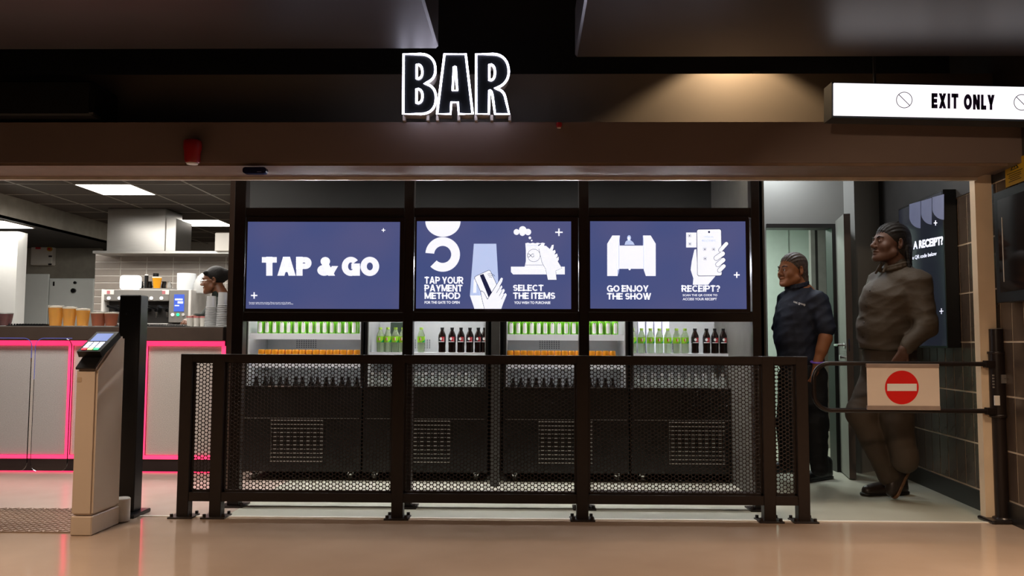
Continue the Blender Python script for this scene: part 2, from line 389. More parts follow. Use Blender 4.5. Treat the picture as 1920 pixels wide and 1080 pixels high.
# ------------------------------------------------------------------ overhead structure of the hall
YB = 4.83
zb0, zb1 = Z(309, YB), Z(229, YB)
ztop = Z(139, YF)
beam = struct(MB().box(-6.5, 4.2, YB, YF + 0.02, zb0 + 0.012, zb1).build('wall_header', beam_m, None))
struct(bx('trim_2', mat('trim_tan', '#755f4e', 0.6), None, -6.5, X(1847, YF), YB + 0.01, YF + 0.05, zb0 - 0.004, zb0 + 0.012))
struct(bx('trim_3', mat('trim_light', '#c9bfb2', 0.4), None, -6.5, X(1847, YF), YF + 0.02, YF + 0.05, zb0 - 0.022, zb0 - 0.004))
struct(bx('wall_bulkhead', bulk_m, None, -6.5, 4.2, YF, YF + 0.1, zb1, ztop))
struct(bx('ceiling_cornice', dark_paint, None, -6.5, 4.2, YF + 0.62, YF + 0.7, ztop - 0.3, 3.7))
struct(bx('ceiling', mat('black_soffit', '#0b0a0a', 0.8), None, -6.5, 4.2, -3, YF + 0.7, 3.7, 3.8))
ZR = 2.66
yr = P(900, 94, 1).z; d = ray(822, 92); YR = d[1] * (ZR - H) / d[2]
d = ray(1078, 108); YR2 = d[1] * (ZR - H) / d[2]
xl = (EYE + ray(822, 92) * ((ZR - H) / ray(822, 92)[2]))[0]; xr = (EYE + ray(1078, 108) * ((ZR - H) / ray(1078, 108)[2]))[0]
def raft(name, a, b, y1):
    o = MB().box(a, b, -3.0, y1, ZR, ZR + 0.28, bev=0.012).build(name, soffit_m, None); return struct(o)
raft('ceiling_raft', -6.5, xl, YR); raft('ceiling_raft', xr, 4.2, YR2)
# ducts seen in the slot between the rafts
t = thing('ceiling_duct', 'dark square air duct in the slot between the two ceiling rafts', 'duct', (0, 3.9, 3.2))
MB().box(-0.6, 0.65, 3.7, 4.1, 3.25, 3.55, bev=0.01).build('duct', mat('duct', '#2a2624', 0.5, 0.4), t)
MB().box(0.02, 0.06, 2.6, 3.7, 3.1, 3.3).build('hanger', black_steel, t)
MB().tube([(0.28, 4.1, 3.1), (0.36, 4.12, 3.0), (0.46, 4.1, 2.98), (0.5, 4.1, 3.04)], 0.008).build('cable', blackp, t)

# ------------------------------------------------------------------ right hand tiled wall (toed in a little, as in the photograph)
tile_m = mat('brown_black_tile', '#4a3d34', 0.22, var=0.25, scale=3, spec=0.5)
grout_m = mat('pale_grout', '#d2bda4', 0.8)
s0, s1 = Wuv(1656, 600)[0], 3.6
def wall_box(sa, sb, z0, z1, o0, o1): return MB().hexa(WS(sa, z0, o0), WS(sb, z0, o0), WS(sb, z1, o0), WS(sa, z1, o0), Vector(WN * (o1 - o0)))
wr = struct(wall_box(s0, s1, 0.0, 3.7, -0.25, 0.0).build('wall_right', grout_m, None))
TW, TH, GAP = 0.14, 0.3325, 0.011
zj = [0.132 + -0.0, 0.43, 0.7625, 1.095, 1.4275, 1.76, 2.0925]
k = 0
sbase = 1.009 + 0.0
smin = s0
cols = []
s = sbase
while s - TW > s0: s -= TW
while s < 2.75: cols.append(s); s += TW
shared = {}
for si, s in enumerate(cols):
    for r in range(len(zj) - 1):
        hh = round(zj[r + 1] - zj[r], 4)
        if (hh,) not in shared:
            b = wall_box(GAP / 2, TW - GAP / 2, GAP / 2, hh - GAP / 2, 0.0, 0.003)
            o = b.build('tile', tile_m, wr, world=False); o.data.transform(Matrix.Translation(-WS(0, 0)))
            shared[(hh,)] = o
        else:
            o = shared[(hh,)].copy(); COL.objects.link(o)
        o.location = WS(s, zj[r]) + Vector(WN * random.uniform(0, 0.0008))
# first narrow strip at the far end, upper dark band, skirting
wall_box(s0, cols[0], 0.13, 2.09, 0.0, 0.008).build('tile', tile_m, wr)
wall_box(s0, s1, 2.096, 3.7, 0.0, 0.01).build('upper_shade_band', mat('wall_top_shade', '#34302d', 0.6), wr)  # dark colour stands in for shade near the wall top
struct(wall_box(s0, s1, 0.0, 0.126, 0.001, 0.016).build('baseboard_right', mat('black_skirting', '#1d1a19', 0.35), None))
struct(wall_box(2.75, s1, 0.13, 2.09, 0.001, 0.009).build('wall_near', tile_m, None))
# black end post of the tiled wall
struct(wall_box(s0 - 0.16, s0, 0.0, 3.0, -0.25, 0.012).build('trim_4', blackp, None))
# cream shutter guide
gx0, gx1 = X(1847, YF), X(1872, YF)
so = Wuv(1870, 700)[0]
a = WP(1862, 700); sg = Wuv(1866, 640, 0.0)[0]
g = MB().box(X(1846, YF), X(1869, YF) + 0.03, YF + 0.05, YF + 0.11, 0, 2.2)
struct(g.build('trim_5', trim_m, None))

# yellow warning sign, poster frame on the near part of the side wall
yel = mat('yellow_sign', '#c79a12', 0.45, var=0.04)
q = [Wuv(1887, 350, .012), Wuv(1924, 340, .012), Wuv(1924, 291, .012), Wuv(1887, 305, .012)]
ua, ub, za, zb = q[0][0], q[1][0], (q[0][1] + q[1][1]) / 2, (q[2][1] + q[3][1]) / 2
t = thing('warning_sign', 'small yellow warning sign with a triangle above the black poster case', 'sign', WS(ua, za, 0.012))
wall_box(ua, ub, za, zb, 0.012, 0.016).build('plate', yel, t)
uw = ub - ua; zh = zb - za
f = lambda u, v: WS(ua + u * uw, za + v * zh, 0.0175)
b = MB(); tri = [(0.5, 0.93), (0.28, 0.6), (0.72, 0.6)]; tri2 = [(0.5, 0.84), (0.36, 0.635), (0.64, 0.635)]
for i in range(3): b.poly([f(*tri[i]), f(*tri[(i + 1) % 3]), f(*tri2[(i + 1) % 3]), f(*tri2[i])])
b.poly([f(.48, .66), f(.52, .66), f(.53, .78), f(.47, .78)]); b.build('warning_triangle', blackp, t)
for i, (wd, y) in enumerate([(.8, .48), (.62, .39), (.66, .31), (.5, .23), (.64, .15)]):
    MB().poly([f(.5 - wd / 2, y), f(.5 + wd / 2, y), f(.5 + wd / 2, y + .035), f(.5 - wd / 2, y + .035)]).build('text_line', mat('sign_ink', '#4a3a10', 0.6), t)
ua = Wuv(1893, 500, .012)[0]; za = Z(566, 4.9, 1900); zb = Z(356, 4.9, 1900)
t = thing('poster_case', 'black glazed poster case at the right edge, below the yellow sign', 'poster case', WS(ua, za, 0.01))
wall_box(ua, ua + 0.6, za, zb, 0.012, 0.09).build('case', blackp, t)
wall_box(ua + 0.05, ua + 0.55, za + 0.06, zb - 0.05, 0.09, 0.093).build('glass', mat('dark_gloss', '#1a1210', 0.08, var=0.1), t)
wall_box(ua + 0.1, ua + 0.103, za + 0.12, zb - 0.16, 0.093, 0.096).build('edge_strip', white_p, t)

# portrait display on the tiled wall
OFF = 0.10
p00 = Wuv(1691, 640, OFF); p1 = Wuv(1771, 640, OFF); ztl = Wuv(1690, 384, OFF)[1]; ztr = Wuv(1771, 360, OFF)[1]; zbt = Wuv(1787, 652, OFF)[1]
ua, ub = p00[0], Wuv(1787, 640, OFF)[0] - 0.0; ub = Wuv(1776, 640, OFF)[0]; zt = (ztl + ztr) / 2
t = thing('wall_display', 'tall portrait screen with receipt message on the brown tiled wall', 'screen', WS(ua, zbt))
wall_box(ua, ub, zbt, zt, 0.012, OFF - 0.002).build('housing', blackp, t)
scr = mat('display_dark', '#0a0a0e', 0.15, emis='#1a1c26', es=1.0)
wall_box(ua + .012, ub - .012, zbt + .012, zt - .012, OFF - 0.002, OFF).build('screen', scr, t)
lite = mat('display_white', '#ffffff', 0.5, emis='#e4e6ff', es=0.9); lav = mat('display_slate', '#5d6076', 0.5, emis='#5a5d78', es=0.55)
D = lambda px, py: WP(px, py, OFF + 0.0015)
def wtext(name, s, a, b_, c, off=0.03, m=lite):   # a=bottom left, b=bottom right, c=top left pixel
    pa, pb, pc = D(*a), D(*b_), D(*c); return text_on(name, s, lambda u, v: pa + (pb - pa) * u + (pc - pa) * v, m, t, off)
wtext('lettering', 'NEED A RECEIPT?', (1686, 472), (1768, 459), (1686, 457.5), 0.05)
wtext('lettering', 'Scan the QR code below', (1694, 491), (1756, 480), (1694, 483), 0.02)
def waves(pts): return MB().poly([D(*q) for q in pts])
for i, (x0, x1, yt, yb) in enumerate([(1705, 1726, 383, 428), (1727, 1747, 377, 421), (1748, 1770, 370, 412)]):
    dx = x1 - x0; pts = [(x0, yt)] + [(x0 + dx * (1 - math.cos(a * math.pi / 16)), yb - 22 + 22 * math.sin(a * math.pi / 16)) for a in range(0, 9)]
    pts += [(x1, yt - 6)]; waves(pts).build('wave_shape', lav, t)
for cx, cy, r in [(1754, 418, 3.2), (1765, 583.5, 3.6)]:
    waves([(cx - r, cy - .6), (cx + r, cy - 1), (cx + r, cy + .6), (cx - r, cy + 1)]).build('cross_mark', lite, t)
    waves([(cx - .7, cy - r * 1.5), (cx + .7, cy - r * 1.5), (cx + .7, cy + r * 1.5), (cx - .7, cy + r * 1.5)]).build('cross_mark', lite, t)

# ------------------------------------------------------------------ passage behind: walls, doorway, open door
YD = 7.15
grey_w = mat('grey_passage_wall', '#8b8983', 0.65, var=0.05, scale=3, bump=0.05)
xd0, xd1 = X(1440, YD), X(1565, YD); zd = Z(428, YD, 1500)
struct(bx('wall_passage_back', grey_w, None, X(1400, YD), X(1588, YD), YD, YD + 0.12, zd + 0.03, 3.0))
struct(bx('wall_passage_return', grey_w, None, X(1400, YD), xd0, YD, YD + 0.12, 0, zd + 0.03))
frm = mat('door_frame_dark', '#221f1e', 0.4)
struct(bx('trim_6', frm, None, xd0, xd1 + 0.05, YD - 0.03, YD + 0.12, zd, zd + 0.035))
struct(bx('trim_7', frm, None, X(1562, YD), X(1570, YD), YD - 0.03, YD + 0.12, 0, zd))
# return wall between the doorway and the tiled wall
aP = Vector((X(1588, YD), YD, 0)); bP = WS(s0 - 0.16, 0, -0.02)
dv = bP - aP; nv = Vector((dv.y, -dv.x, 0)).normalized()
struct(MB().hexa(aP, bP, bP + Vector((0, 0, 3.0)), aP + Vector((0, 0, 3.0)), -nv * 0.1 if nv.x < 0 else nv * 0.1).build('wall_passage_right', grey_w, None))
struct(bx('ceiling_passage', mat('black_soffit2', '#141312', 0.8), None, 1.45, 3.3, YF + 0.7, 10.2, 3.0, 3.06))
# pillar on the left of the passage
struct(bx('wall_pillar', mat('olive_grey_wall', '#55524a', 0.6), None, X(1425, 5.75), X(1437, 5.75), 5.75, 5.85, 0, 2.6))
struct(bx('wall_partition', mat('olive_grey_wall2', '#4c4943', 0.6), None, X(1425, 5.75) - 0.02, X(1425, 5.75) + 0.03, 5.75, YD, 0, 3.0))
# room behind the doorway
YW = 9.8
roomw = mat('pale_green_wall', '#b9c4ba', 0.7, var=0.04)
struct(bx('wall_room_back', roomw, None, 1.3, 4.6, YW, YW + 0.1, 0, 3.0))
struct(bx('wall_room_right', mat('grey_room_wall', '#6d6a64', 0.6), None, X(1559, YD) + 0.85, X(1559, YD) + 0.95, YD + .12, YW, 0, 3))
struct(bx('wall_room_left', mat('green_wall', '#7fa38c', 0.6), None, 1.55, 1.62, YD + .12, YW, 0, 3))
struct(bx('trim_8', mat('pale_joint', '#8f988f', 0.6), None, X(1481.5, YW - .01), X(1482.5, YW - .01), YW - 0.012, YW, 0, 3))
for i, (a, b_, m_) in enumerate([(1524, 1532, 'g'), (1532, 1537, 'k'), (1537, 1552, 'g'), (1552, 1562, 'k')]):
    struct(bx('trim_%d' % (9 + i), frm if m_ == 'k' else mat('grey_metal', '#6f6d68', 0.4), None, X(a, 8.9), X(b_, 8.9), 8.9, 8.96, 0, 2.6))
struct(bx('wall_low', mat('taupe_panel', '#6a625a', 0.6), None, X(1541, 8.8), X(1600, 8.8), 8.8, 8.86, 0, Z(618, 8.8, 1550)))
struct(bx('baseboard_room', mat('pale_skirting', '#b3aea4', 0.5), None, X(1541, 8.79), X(1600, 8.79), 8.76, 8.79, 0, 0.17))
# open door leaf
hinge = Vector((X(1569, YD), YD - 0.03, 0)); near = G(1593, 900); ddir = (near - hinge); ddir.z = 0; L = ddir.length; ddir.normalize()
zt = Z(401, near.y, 1595)
dn = Vector((-ddir.y, ddir.x, 0)); dn = dn if dn.x > 0 else -dn
door = struct(MB().hexa(hinge + Vector((0, 0, .01)), near + Vector((0, 0, .01)), near + Vector((0, 0, zt)), hinge + Vector((0, 0, zt)), dn * 0.048).build('door_1', mat('door_leaf', '#8d8b82', 0.5, var=0.04), None))
MB().hexa(near + Vector((0, 0, .01)) - ddir * -0.001, near + Vector((0, 0, .01)) + dn * 0.05 + ddir * 0.001, near + Vector((0, 0, zt)) + dn * 0.05 + ddir * 0.001, near + Vector((0, 0, zt)) + ddir * 0.001, ddir * 0.004).build('door_edge', mat('door_edge_brown', '#4a3f39', 0.45), door)
hz = Z(647, near.y, 1580)
hp = near - ddir * 0.07 + Vector((0, 0, hz))
MB().tube([hp, hp - dn * 0.055, hp - dn * 0.06 - ddir * 0.02, hp - dn * 0.06 - ddir * 0.12], 0.01).build('door_handle', chrome, door, smooth=True)
MB().cone(hp - dn * 0.001, hp - dn * 0.008, 0.026).build('handle_rose', chrome, door)
hp2 = hp - Vector((0, 0, 0.1)); MB().cone(hp2, hp2 - dn * 0.03, 0.013).cone(hp2 - dn * .03, hp2 - dn * .045, 0.02).build('thumb_turn', chrome, door)
ep = near + Vector((0, 0, hz)) + dn * 0.025 + ddir * 0.005
MB().box(-.011, .011, 0, .003, -.05, .05, M=Matrix.Translation(ep)).build('latch_plate', chrome, door)

# dark back wall behind the coolers, aisle ceiling
back_m = mat('dark_back_wall', '#262523', 0.55, var=0.05)
struct(bx('wall_cooler_back', back_m, None, X(440, 7.1), X(1437, 7.1) - 0.1, 7.1, 7.2, 0, 3.0))
struct(bx('ceiling_aisle', mat('black_soffit3', '#141312', 0.8), None, -2.1, 1.45, YF + 0.7, 7.2, 2.96, 3.0))
struct(bx('wall_bar_end', mat('brown_end_panel', '#6a5a50', 0.5), None, X(424, 5.75), X(434, 5.75), 5.75, 5.92, 0, 2.95))
# ------------------------------------------------------------------ perforated barrier in front of the coolers
mesh_m = mat('perforated_steel', '#2a211d', 0.4, var=0.1, scale=20, spec=0.4)
barrier = thing('perforated_barrier', 'long black steel barrier with perforated panels standing on the white floor strip', 'barrier', (X(930, YF), YF, 0))
def perf(name, x0, x1, z0, z1, y, parent, a=0.0239, r=0.0100, th=0.002, m=None):
    R = a / math.sqrt(3); cw = a * math.sqrt(3) / 2; nc = int((x1 - x0) / cw) + 1; nr = int((z1 - z0) / a) + 1
    hexp = []
    for i in range(6):
        p, q = [(R * math.cos(math.pi / 3 * j), R * math.sin(math.pi / 3 * j)) for j in (i, i + 1)]
        hexp += [p, ((p[0] + q[0]) / 2, (p[1] + q[1]) / 2)]
    cir = [(r * math.cos(math.pi / 6 * i), r * math.sin(math.pi / 6 * i)) for i in range(12)]
    base = np.array([[u, 0, v] for u, v in hexp] + [[u, 0, v] for u, v in cir] + [[u, th, v] for u, v in cir] + [[u, th, v] for u, v in hexp])
    fc = []
    for i in range(12):
        j = (i + 1) % 12; fc += [[i, j, 12 + j, 12 + i], [12 + i, 12 + j, 24 + j, 24 + i], [24 + i, 24 + j, 36 + j, 36 + i]]
    fc = np.array(fc); V = []; Fq = []; n = 0
    for c in range(nc):
        for k in range(nr + (c % 2)):
            V.append(base + [x0 + c * cw, y, z0 + k * a - (a / 2 if c % 2 else 0)]); Fq.append(fc + 48 * n); n += 1
    V = np.concatenate(V) - np.array(parent.location); Fq = np.concatenate(Fq)
    me = bpy.data.meshes.new(name); me.vertices.add(len(V)); me.vertices.foreach_set('co', V.ravel())
    me.loops.add(len(Fq) * 4); me.loops.foreach_set('vertex_index', Fq.ravel().astype(np.int32)); me.polygons.add(len(Fq))
    me.polygons.foreach_set('loop_start', (np.arange(len(Fq)) * 4).astype(np.int32)); me.update(calc_edges=True); me.materials.append(m or mesh_m)
    o = bpy.data.objects.new(name, me); COL.objects.link(o); o.parent = parent; return o
posts = [355, 415, 750, 1091, 1436, 1499]
zt1, zt0 = Z(666, YF), Z(681, YF); zl1, zl0 = Z(925, YF, 900), Z(942, YF, 900)
HW = 0.036
for px in posts:
    xc = X(px, YF)
    p = MB().box(xc - HW, xc + HW, YF - 0.036, YF + 0.036, 0, zt1, bev=0.003).build('post', black_steel, barrier)
    MB().box(xc - .075, xc + .075, YF - .075, YF + .06, 0.0, 0.009, bev=0.002).build('foot_plate', black_steel, p)
    for sx, sy in ((-1, -1), (1, -1), (-1, 1), (1, 1)):
        MB().cone((xc + sx * .058, YF + sy * .05, .009), (xc + sx * .058, YF + sy * .05, .026), .011, .010, 6).build('bolt', black_steel, p)
for a, b in zip(posts, posts[1:]):
    xa, xb = X(a, YF) + HW, X(b, YF) - HW
    MB().box(xa - .002, xb + .002, YF - .034, YF + .03, zt0, zt1 - .001).build('top_rail', black_steel, barrier)
    MB().box(xa - .002, xb + .002, YF - .03, YF + .03, zl0, zl1).build('bottom_rail', black_steel, barrier)
    perf('perforated_panel', xa + 0.004, xb - 0.004, zl1 + 0.014, zt0 - 0.004, YF - 0.002, barrier)
    fr = MB()
    for x_ in (xa, xb - .012): fr.box(x_, x_ + .012, YF - .008, YF + .008, zl1, zt0)
    fr.box(xa, xb, YF - .008, YF + .008, zl1, zl1 + .012).box(xa, xb, YF - .008, YF + .008, zt0 - .008, zt0)
    fr.build('panel_edge', black_steel, barrier)

# ------------------------------------------------------------------ steel frame holding the three menu screens
YT = 5.5
frame = thing('screen_frame', 'tall black steel frame behind the barrier carrying the three menu screens', 'frame', (X(930, YT), YT, 0))
fposts = [(437, 458), (756, 775), (1085, 1104), (1409, 1425)]
for a, b in fposts:
    xa, xb = X(a, YT), X(b, YT)
    p = MB().box(xa, xb, YT - .04, YT + .04, 0, 2.6, bev=.003).build('post', black_steel, frame)
    MB().box(xa - .04, xb + .04, YT - .08, YT + .08, 0, .009).build('foot_plate', black_steel, p)
    for sx in (xa - .025, xb + .025): MB().cone((sx, YT - .055, .009), (sx, YT - .055, .028), .011, .01, 6).build('bolt', black_steel, p)
def rail(a, b, p0, p1, name='rail', dpt=.03):
    MB().box(X(a, YT), X(b, YT), YT - dpt, YT + dpt, Z(p1, YT, (a + b) / 2), Z(p0, YT, (a + b) / 2)).build(name, black_steel, frame)
bays = [(458, 756), (775, 1085), (1104, 1409)]
for a, b in bays:
    rail(a, b, 391, 409); rail(a, b, 584, 603); rail(a, b, 921, 939)
    rail(a, b, 318, 329)
# three screens
scr_blue = mat('screen_indigo', '#101222', 0.2, emis='#474c80', es=1.0, spec=0.35)
scr_nt = scr_blue.node_tree
_tc = scr_nt.nodes.new('ShaderNodeTexCoord'); _n = scr_nt.nodes.new('ShaderNodeTexNoise'); _n.inputs['Scale'].default_value = 1.3
_r = scr_nt.nodes.new('ShaderNodeValToRGB'); _r.color_ramp.elements[0].color = C('#434f80'); _r.color_ramp.elements[1].color = C('#56567f'); _r.color_ramp.elements[0].position = .35; _r.color_ramp.elements[1].position = .65
scr_nt.links.new(_tc.outputs['Object'], _n.inputs['Vector']); scr_nt.links.new(_n.outputs['Fac'], _r.inputs[0]); scr_nt.links.new(_r.outputs[0], scr_nt.nodes['Principled BSDF'].inputs['Emission Color'])
S_W = mat('screen_white', '#ffffff', 0.4, emis='#eef2ff', es=1.0); S_L = mat('screen_pale_blue', '#b9c9ee', 0.4, emis='#b9c9f0', es=0.95)
S_M = mat('screen_mid_blue', '#8f9ac8', 0.4, emis='#a5b2dd', es=.9); S_D = mat('screen_ink', '#15172c', 0.4, emis='#23264a', es=.8)
YS = YT - 0.052
bezel_m = mat('screen_bezel', '#241a18', 0.35)
class Scr:
    def __init__(s, label, x0, x1, y0, y1):
        s.t = thing('menu_screen', label, 'screen', (X((x0 + x1) / 2, YT), YT, Z(y1, YT, (x0 + x1) / 2)))
        pbox('housing', bezel_m, s.t, x0 - 3.5, x1 + (9 if x0 < 700 else 13.5 if x0 < 1000 else 7.5), y0 - 9, y1 + 7, YT - .049, .055, bev=.003)
        pbox('screen', scr_blue, s.t, x0, x1, y0, y1, YS + .001, .003); s.L = 0
    def pt(s, x, y): s_ = P(x, y, YS - .0015 - s.L * .0008); return s_
    def poly(s, pts, m=S_W, L=0, name='picture_shape'):
        s.L = L; return MB().poly([s.pt(*q) for q in pts]).build(name, m, s.t)
    def ell(s, cx, cy, rx, ry=None, m=S_W, L=0, a0=0, a1=360, n=32, name='picture_shape'):
        ry = ry or rx; return s.poly([(cx + rx * math.cos(math.radians(a0 + (a1 - a0) * i / n)), cy + ry * math.sin(math.radians(a0 + (a1 - a0) * i / n))) for i in range(n + (0 if a1 - a0 == 360 else 1))], m, L, name)
    def ring(s, cx, cy, r0, r1, a0, a1, m=S_W, L=0, n=40, name='picture_ring'):
        s.L = L; b = MB(); c = lambda r, i: s.pt(cx + r * math.cos(math.radians(a0 + (a1 - a0) * i / n)), cy + r * math.sin(math.radians(a0 + (a1 - a0) * i / n)))
        for i in range(n): b.poly([c(r0, i), c(r1, i), c(r1, i + 1), c(r0, i + 1)])
        return b.build(name, m, s.t)
    def stroke(s, pts, w_=0.8, m=S_D, L=3, name='picture_line'):
        s.L = L; b = MB()
        for (x0, y0), (x1, y1) in zip(pts, pts[1:]):
            l = math.hypot(x1 - x0, y1 - y0) or 1; nx, ny = -(y1 - y0) / l * w_ / 2, (x1 - x0) / l * w_ / 2
            b.poly([s.pt(x0 + nx, y0 + ny), s.pt(x1 + nx, y1 + ny), s.pt(x1 - nx, y1 - ny), s.pt(x0 - nx, y0 - ny)])
        return b.build(name, m, s.t)
    def cross(s, x, y, r=6, w_=1.3):
        s.L = 1; b = MB()
        for q in ([(x - r, y - w_), (x + r, y - w_), (x + r, y + w_), (x - r, y + w_)], [(x - w_, y - r), (x + w_, y - r), (x + w_, y + r), (x - w_, y + r)]): b.poly([s.pt(*k) for k in q])
        b.build('cross_mark', S_W, s.t)
    def text(s, t, x0, x1, y0, y1, off=.035, m=S_W, L=1, space=1.0):
        s.L = L
        if off >= .05: return block_text('lettering', t, lambda u, v: s.pt(x0 + (x1 - x0) * u, y1 - (y1 - y0) * v), m, s.t, .33 if off > .055 else .23, .03 if off > .055 else .06)
        return text_on('lettering', t, lambda u, v: s.pt(x0 + (x1 - x0) * u, y1 - (y1 - y0) * v), m, s.t, off, space)
A_ = Scr('indigo screen reading TAP & GO, leftmost of the three', 459, 747, 416, 579)
A_.text('TAP & GO', 491, 711, 482, 517, .06); A_.cross(719, 431.5, 3.5, .8); A_.cross(476.5, 554, 6, 1.2)
A_.text('Payment is taken when you leave. Please scan your card at the gate', 467, 545, 566, 569, .0); A_.text('to enter. All items are charged to the card you tapped on entry.', 467, 550, 568.6, 571.4, .0)
B_ = Scr('indigo screen with payment card and crisp packet pictures, middle of the three', 779, 1071, 415, 579)
B_.ell(830.5, 415, 33, 29, a0=0, a1=180); B_.ring(830, 477, 16, 32.5, -175, 135)
B_.text('TAP YOUR', 796, 869, 519, 532, .05); B_.text('PAYMENT', 796, 867, 534, 546.5, .05); B_.text('METHOD', 796, 863, 548.5, 560.5, .05)
B_.text('FOR THE GATE TO OPEN', 796, 862, 564.5, 569.5, .03)
B_.poly([(888.5, 457), (930.5, 457), (934, 520), (934, 554), (881, 554)], S_L); B_.poly([(881, 554), (934, 554), (940, 579), (889.5, 579)], S_W, 0)
B_.poly([(888.5, 524), (893, 524), (893, 549), (887, 549)], S_W, 1)
def rr(cx, cy, w_, h_, r, ang, n=5):
    pts = []
    for (sx, sy, a0) in ((1, 1, 0), (-1, 1, 90), (-1, -1, 180), (1, -1, 270)):
        for i in range(n + 1):
            a = math.radians(a0 + 90 * i / n); pts.append((sx * (w_ / 2 - r) + r * math.cos(a), sy * (h_ / 2 - r) + r * math.sin(a)))
    c, s_ = math.cos(math.radians(ang)), math.sin(math.radians(ang)); return [(cx + x * c - y * s_, cy + x * s_ + y * c) for x, y in pts]
B_.poly(rr(913.5, 534, 33.5, 48, 4, -25), S_D, 2); B_.poly(rr(913.5, 534, 32, 46.5, 3.5, -25), S_W, 3)
B_.poly([(899.5, 516), (906.5, 513.5), (924, 552), (916, 557)], S_D, 4)
for r in (4, 7, 10): B_.ring(919, 523, r - .35, r + .35, -120, -30, S_D, 4, 10)
hand = [(908, 579), (904, 563), (901, 548), (903, 545), (908, 549), (914, 561), (937, 524), (940, 520.5), (943, 522), (941.5, 528), (936, 538), (940.5, 535), (942, 538), (939, 544), (945, 541.5), (946.5, 545), (943, 552), (948.5, 549.5), (950, 553), (943, 570), (940, 579)]
B_.poly(hand, S_W, 5); B_.stroke(hand[:7], .9, S_D, 6)
for a, b in (((931, 549), (939, 536)), ((936, 555), (942, 544)), ((940, 561), (945, 552))): B_.stroke([a, b], .7, S_D, 6)
for cx, cy, r in ((968.5, 435, 5.5), (980, 431, 7), (990, 435, 6), (979.5, 437, 5.3)): B_.ell(cx, cy, r, m=S_W)
B_.ell(993.5, 446, 2.5); B_.ell(997, 451, 1.5)
B_.poly([(985 + (i * 4.6), 455 + (0 if i % 2 else 1.2)) for i in range(9)] + [(1018, 465), (1018, 490), (1020, 503), (983, 503), (986, 490), (986, 470)], S_W, 1)
B_.poly([(958, 500), (1059, 500), (1059, 514.5), (962, 514.5), (958, 510)], S_W, 0); B_.stroke([(984, 497), (1018, 497)], .6, S_D, 2)
B_.stroke([(988, 460), (1017, 461)], .5, S_M, 2); B_.ring(1001, 479, 11.5, 12.1, 0, 360, S_D, 2)
B_.stroke([(995 + 6 * math.cos(t_ / 10), 479 + 3.2 * math.sin(t_ / 5)) for t_ in range(0, 63, 3)], .8, S_D, 2)
h2 = [(1010, 466), (1014, 460), (1024, 461), (1031, 467), (1035, 459), (1038.5, 458.5), (1038, 465), (1036.5, 470), (1041, 468), (1042, 473), (1040, 477), (1045, 475), (1046, 480), (1043, 484), (1047.5, 480.5), (1048, 487), (1046, 490), (1054, 503), (1042, 508), (1044, 525), (1027, 525), (1023, 505), (1016, 492)]
B_.poly(h2, S_W, 3); B_.stroke(h2[:1] + h2[::-1][:5], .7, S_D, 4); B_.stroke([(1009, 460.5), (1014, 457.5)], 1.6, S_D, 4)
B_.stroke(h2[4:20], .5, S_D, 4)
B_.cross(1048, 435.5, 7, 1.3)
B_.text('SELECT', 962, 1019, 534, 545.5, .05); B_.text('THE ITEMS', 962, 1041, 548.5, 560.5, .05); B_.text('YOU WISH TO PURCHASE', 964, 1032, 565, 570, .03)
C_ = Scr('indigo screen with exit gate and phone pictures reading RECEIPT?, rightmost of the three', 1107, 1401, 415, 579)
C_.poly([(1138.5, 457), (1148, 441.5), (1162, 441.5), (1161, 506), (1158, 517.5), (1138.5, 517.5)], S_W); C_.poly([(1229.5, 457), (1220, 441.5), (1205.5, 441.5), (1207, 506), (1211, 517.5), (1229.5, 517.5)], S_W)
C_.poly([(1158, 506), (1161.5, 504), (1160, 512), (1158, 517)], S_M, 1)
C_.poly([(1160.5, 460.5), (1207, 460.5), (1207, 504), (1160.5, 504)], S_W, 2); C_.stroke([(1162.3, 441.5), (1160.5, 460.5), (1160.5, 504)], .8, S_M, 3); C_.stroke([(1205.5, 441.5), (1207, 460.5), (1207, 504)], .8, S_M, 3)
C_.poly([(1171, 459), (1173, 453), (1177, 450), (1182, 450), (1187, 454), (1190, 459)], S_L, 1); C_.ell(1179.5, 446, 3.6, 5, m=S_L, L=1); C_.ell(1179, 447, 2, 3, m=S_W, L=2); C_.ell(1180.5, 505, 2, 1.5)
C_.text('GO ENJOY', 1138, 1216, 535, 547, .05); C_.text('THE SHOW', 1138, 1221, 549.5, 561.5, .05)
C_.poly([(1286.5, 436), (1306, 436), (1306, 464), (1286.5, 464)], S_W)
for x_, y_ in ((1293, 442), (1293.5, 457.5), (1321.5, 467.5), (1338, 467.5), (1322, 485)):
    C_.ring(x_, y_, 3.1, 3.6, 45, 405, S_D, 4, 4); C_.ell(x_, y_, 1.2, m=S_D, L=4, n=8)
C_.poly([(1302, 468), (1305.5, 467), (1308, 510), (1342, 517), (1330, 531), (1328, 534), (1299, 534), (1300, 522), (1295, 506), (1297, 490)], S_W, 0)
C_.poly(rr(1330, 473.5, 46.5, 88.5, 4, -0.8), S_D, 1); C_.poly(rr(1330, 473.5, 45, 86.5, 3.5, -0.8), S_W, 2); C_.ell(1329.5, 435, 2, m=S_D, L=4, n=12)
C_.text('YOUR', 1320, 1338, 442.5, 446.5, .0, S_M, 4); C_.text('RECEIPT', 1316, 1342.5, 449.5, 453.5, .0, S_M, 4)
